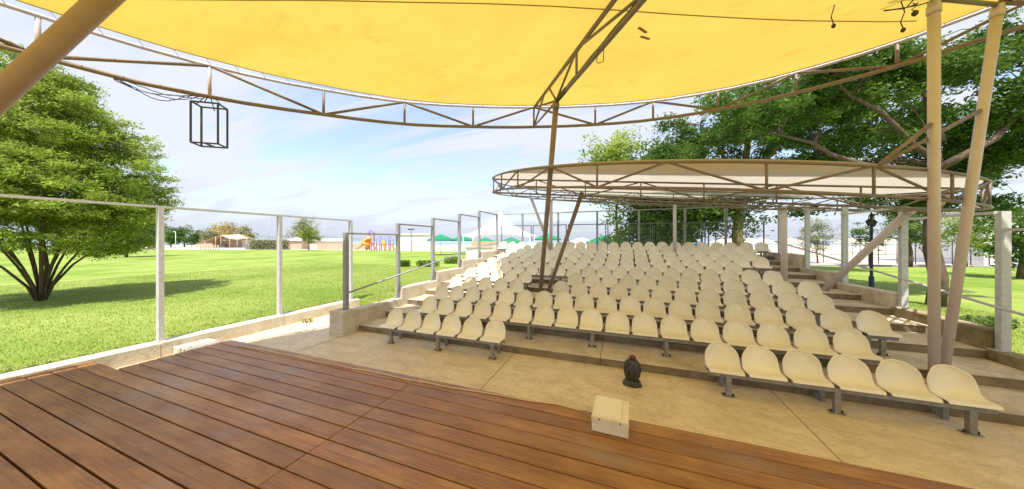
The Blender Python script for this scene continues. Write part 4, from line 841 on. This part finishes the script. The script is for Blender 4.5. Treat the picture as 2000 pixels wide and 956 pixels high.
# kiosk, playground, walls, pavilion
kb = empty('kiosk', place(813, 57, LZ), 'long white flat-roofed kiosk beside the playground', 'building', rz=TH)
MB().box(-2.9, 3.0, -1.5, 1.5, -0.1, 3.0).build('wall', M['white'], kb); MB().box(-3.05, 3.15, -1.7, 1.7, 3.003, 3.3, 0.03).build('roof', M['roof_grey'], kb)
for (x, w_, z0, z1) in ((-0.2, 0.9, 0.0, 2.1), (1.9, 0.8, 0.9, 2.0)):
    f_ = MB().box(x - w_ / 2, x + w_ / 2, -1.55, -1.503, z0, z1).build('door' if z0 == 0 else 'window', M['white'], kb); MB().box(x - w_ / 2 + .1, x + w_ / 2 - .1, -1.565, -1.5505, max(z0, 1.0), z1 - .1).build('pane', M['roof_grey'], f_)
pg = empty('playground_tower', place(745, 60, LZ), 'colourful plastic playground tower with slides and pointed roofs', 'playground', rz=TH)
def pcol(x, y, z1, m): MB().tube([(x, y, -0.05), (x, y, z1)], 0.09, 7).build('post', M[m], pg)
for (x, y) in ((-2.6, -0.8), (-1.7, -0.8), (-2.6, 0.4), (-1.7, 0.4)): pcol(x, y, 3.7, 'pink_plastic' if y < 0 else 'red_plastic')
for x in (-0.7, 0.3, 1.2, 2.1): pcol(x, -0.6, 2.6, 'blue_plastic'); pcol(x + .1, 0.6, 2.6, 'blue_plastic')
MB().lathe([(0.75, 3.6), (0.4, 3.85), (0.0, 4.25)], 8, (-2.15, -0.2, 0)).build('pointed_roof', M['blue_plastic'], pg)
for x in (-0.2, 1.65): MB().lathe([(0.45, 2.55), (0.25, 2.75), (0.0, 3.0)], 8, (x, 0, 0)).build('pointed_roof', M['blue_plastic'], pg)
MB().box(-2.7, -1.6, -0.9, 0.5, 1.4, 1.55).build('platform', M['orange_plastic'], pg); MB().box(-0.8, 2.3, -0.7, 0.7, 1.1, 1.25).build('platform', M['pink_plastic'], pg)
MB().box(-2.75, -1.55, -0.99, -0.91, 1.55, 2.4).build('panel', M['orange_plastic'], pg); MB().box(0.4, 1.1, -0.8, -0.72, 1.25, 2.0).build('panel', M['yellow_plastic'], pg)
def slide(x0, z0, x1, yo, m):
    pts = [(x0, yo, z0), (x0 + (x1 - x0) * .3, yo - .5, z0 * .72), (x0 + (x1 - x0) * .7, yo - 1.1, z0 * .28), (x1, yo - 1.5, 0.15)]; mb = MB(); vs = []
    for (x, y, z) in pts: vs += [(x, y - .35, z + .22), (x, y - .32, z), (x, y + .32, z), (x, y + .35, z + .22)]
    mb.add(vs, [(i * 4 + k, (i + 1) * 4 + k, (i + 1) * 4 + k + 1, i * 4 + k + 1) for i in range(3) for k in range(3)]).build('slide', M[m], pg)
slide(-2.7, 1.5, -4.2, -0.6, 'yellow_plastic'); slide(-1.5, 1.5, 0.1, -1.0, 'pink_plastic'); slide(2.3, 1.2, 3.6, -0.6, 'orange_plastic'); slide(0.8, 1.2, 2.0, -1.0, 'orange_plastic')
MB().tube([(-2.5 + 0.55 * math.cos(t * .6), -1.4 + 0.55 * math.sin(t * .6), 2.6 - t * 0.16) for t in range(15)], 0.33, 8).build('spiral_slide', M['orange_plastic'], pg)
def wall_block(name, px0, px1, depth, h, m, label, roof=None, cat='wall', z=0.1):
    a, b = place(px0, depth, z), place(px1, depth, z); c = (a + b) / 2; L_ = (b - a).length
    o = empty(name, c, label, cat, rz=TH); MB().box(-L_ / 2, L_ / 2, -0.15, 0.15 if not roof else 4, -0.1, h).build('wall', M[m], o)
    if roof: MB().add([(-L_ / 2 - .2, -0.5, h + .003), (L_ / 2 + .2, -0.5, h + .003), (L_ / 2 + .2, 4.2, h + roof), (-L_ / 2 - .2, 4.2, h + roof), (-L_ / 2 - .2, -0.5, h + .14), (L_ / 2 + .2, -0.5, h + .14), (L_ / 2 + .2, 4.2, h + roof + .14), (-L_ / 2 - .2, 4.2, h + roof + .14)], [(3, 2, 1, 0), (4, 5, 6, 7), (0, 1, 5, 4), (1, 2, 6, 5), (2, 3, 7, 6), (3, 0, 4, 7)]).build('roof', M['white'], o)
    return o
wall_block('beach_hut', 562, 590, 72, 2.0, 'beige_wall', 'beige beach hut with a white pitched roof beside the hedge', 1.0, 'building')
wall_block('beach_hut', 592, 668, 74, 1.9, 'offwhite', 'long pale beach hut with a low white roof behind the young tree', 0.5, 'building')
wall_block('screen_wall', 620, 720, 66, 1.4, 'beige_wall', 'low beige wind screen wall beside the playground')
wall_block('screen_wall', 384, 425, 72, 1.35, 'tan', 'low tan fabric wind screen left of the pavilion entrance')
wall_block('screen_wall', 498, 562, 76, 1.6, 'offwhite', 'pale beach wall seen above the clipped hedge')
pv = empty('pavilion', place(455, 70, LZ), 'low tan fabric pavilion with a peaked roof and white side screens', 'tent', rz=TH)
rx = [(-6.8, 1.1), (-4.5, 1.9), (-2.0, 3.0), (-0.8, 3.2), (1.2, 2.4), (3.0, 2.2), (5.2, 2.5)]
MB().add([(x, y, z + (0.35 if y > 0 else 0)) for (x, z) in rx for y in (-2.2, 2.5)], [(2 * i, 2 * i + 2, 2 * i + 3, 2 * i + 1) for i in range(6)], True).build('roof', M['tan'], pv)
for (x, z) in rx[1:]: MB().tube([(x, -2.1, -.1), (x, -2.1, z)], 0.06, 6).build('pole', M['tan'], pv)
MB().box(-6.4, -3.2, 2.3, 2.4, -.1, 1.9).build('back_screen', M['tan'], pv); MB().box(1.3, 5.2, 1.0, 1.1, -.1, 2.1).build('side_screen', M['white'], pv); MB().box(-3.2, 1.2, 2.3, 2.4, -.1, 2.2).build('back_screen', M['offwhite'], pv)
MB().box(-2.6, -1.0, -1.0, -.4, 0, 1.1).build('counter', M['rail_dark'], pv); MB().box(-7.0, 5.4, -2.9, -2.5, -.1, .28).build('plinth', M['white'], pv)
def bollard(px, d_):
    o = MB().lathe([(0.14, -0.05), (0.14, 0.85), (0.1, 0.95), (0, 0.98)], 8).build('bollard', M['beige_wall'], None, place(px, d_, LZ)); prop(o, 'short tan bollard in the row before the pavilion', 'bollard', 'bollards before the pavilion')
for i in range(8): bollard(391 + i * 5.0, 64)
def lightpole(px, d_, h, label, heads=2, m='grey_pole'):
    o = empty('light_pole', place(px, d_, 0.1), label, 'lamp', rz=TH)
    MB().tube([(0, 0, -0.1), (0, 0, h)], [0.09, 0.05], 7).build('pole', M[m], o)
    for s_ in range(heads): MB().box(-0.55 + s_ * 0.6, -0.05 + s_ * 0.6, -0.12, 0.12, h - 0.02, h + 0.16).build('floodlight', M[m], o)
lightpole(343, 80, 4.4, 'white lamp pole before the dark trees', 1, 'white'); lightpole(525, 98, 9.6, 'tall floodlight mast above the clipped hedge'); lightpole(479, 100, 8.4, 'slim floodlight mast above the tan pavilion', 1); lightpole(634, 96, 9.2, 'tall floodlight mast right of the pale olive tree')
def lantern(px, py, h, label):
    o = empty('street_lamp', gp(px, py, LZ), label, 'street lamp', rz=TH + .5)
    MB().lathe([(0.08, -0.05), (0.08, 0.5), (0.05, 0.55), (0.045, h), (0.0, h + 0.15)], 10).build('pole', M['lamp_dark'], o)
    for s_ in (-1, 1):
        ar = MB().tube([(0, 0, h - 0.2), (s_ * .2, 0, h + .02), (s_ * .36, 0, h - .08), (s_ * .38, 0, h - .16)], 0.016, 6).build('arm', M['lamp_dark'], o)
        MB().lathe([(0.03, -0.36), (0.085, -0.20), (0.10, -0.17), (0.105, -0.155), (0.035, -0.08), (0.0, -0.03)], 6, (s_ * .38, 0, h - .12), False).build('lantern', M['lamp_dark'], ar)
lantern(1702, 565, 3.05, 'black twin-headed street lamp on the lawn beside the stand')
lantern(1335, 481, 3.4, 'small black street lamp by the crooked trunk'); bpy.data.objects['street_lamp.001'].location = place(1336, 27, LZ)
lightpole(803, 52, 4.0, 'slim lamp post in front of the white kiosk', 2, 'lamp_dark')
# promenade fence on the right and the white building
pf = empty('promenade_fence', place(1640, 27, LZ), 'thin dark metal fence along the promenade', 'fence')
pp = [place(1500 + 36 * i, 27.5 - 0.35 * i, LZ) for i in range(15)]
for i, p in enumerate(pp):
    MB().tube(rel([p, p + Vector((0, 0, 2.0))], pf.location), 0.03, 6).build('post', M['rail_dark'], pf)
    if i: MB().tube(rel([pp[i - 1] + Vector((0, 0, 1.9)), p + Vector((0, 0, 1.9))], pf.location), 0.02, 6).build('rail', M['rail_dark'], pf); MB().tube(rel([pp[i - 1] + Vector((0, 0, 0.5)), p + Vector((0, 0, 0.5))], pf.location), 0.015, 6).build('rail', M['rail_dark'], pf)
for i, px in enumerate((1237, 1263, 1370, 1384, 1398)):
    p = place(px, 21 + i * .3, LZ); prop(MB().tube([(0, 0, -0.05), (0, 0, 2.6)], 0.04, 6).build('green_post', M['green_post'], None, p), 'thin dark green post behind the rear railing', 'post', 'thin green posts behind the stand')
wb = empty('seaside_building', place(1968, 24, LZ), 'white seaside building at the far end of the lawn by the trees', 'building', rz=TH - 0.15)
MB().box(-1.6, 9, 0, 6, -0.1, 4.2).build('wall', M['white'], wb); MB().box(-1.9, 9.3, -0.4, 6.3, 4.203, 4.5, 0.03).build('roof', M['roof_grey'], wb)
for x in (-0.6, 1.6, 3.8):
    f_ = MB().box(x - .6, x + .6, -0.06, -0.003, 0.9, 2.6).build('window', M['white'], wb); MB().box(x - .5, x + .5, -0.075, -0.0605, 1.0, 2.5).build('pane', M['glass'], f_)
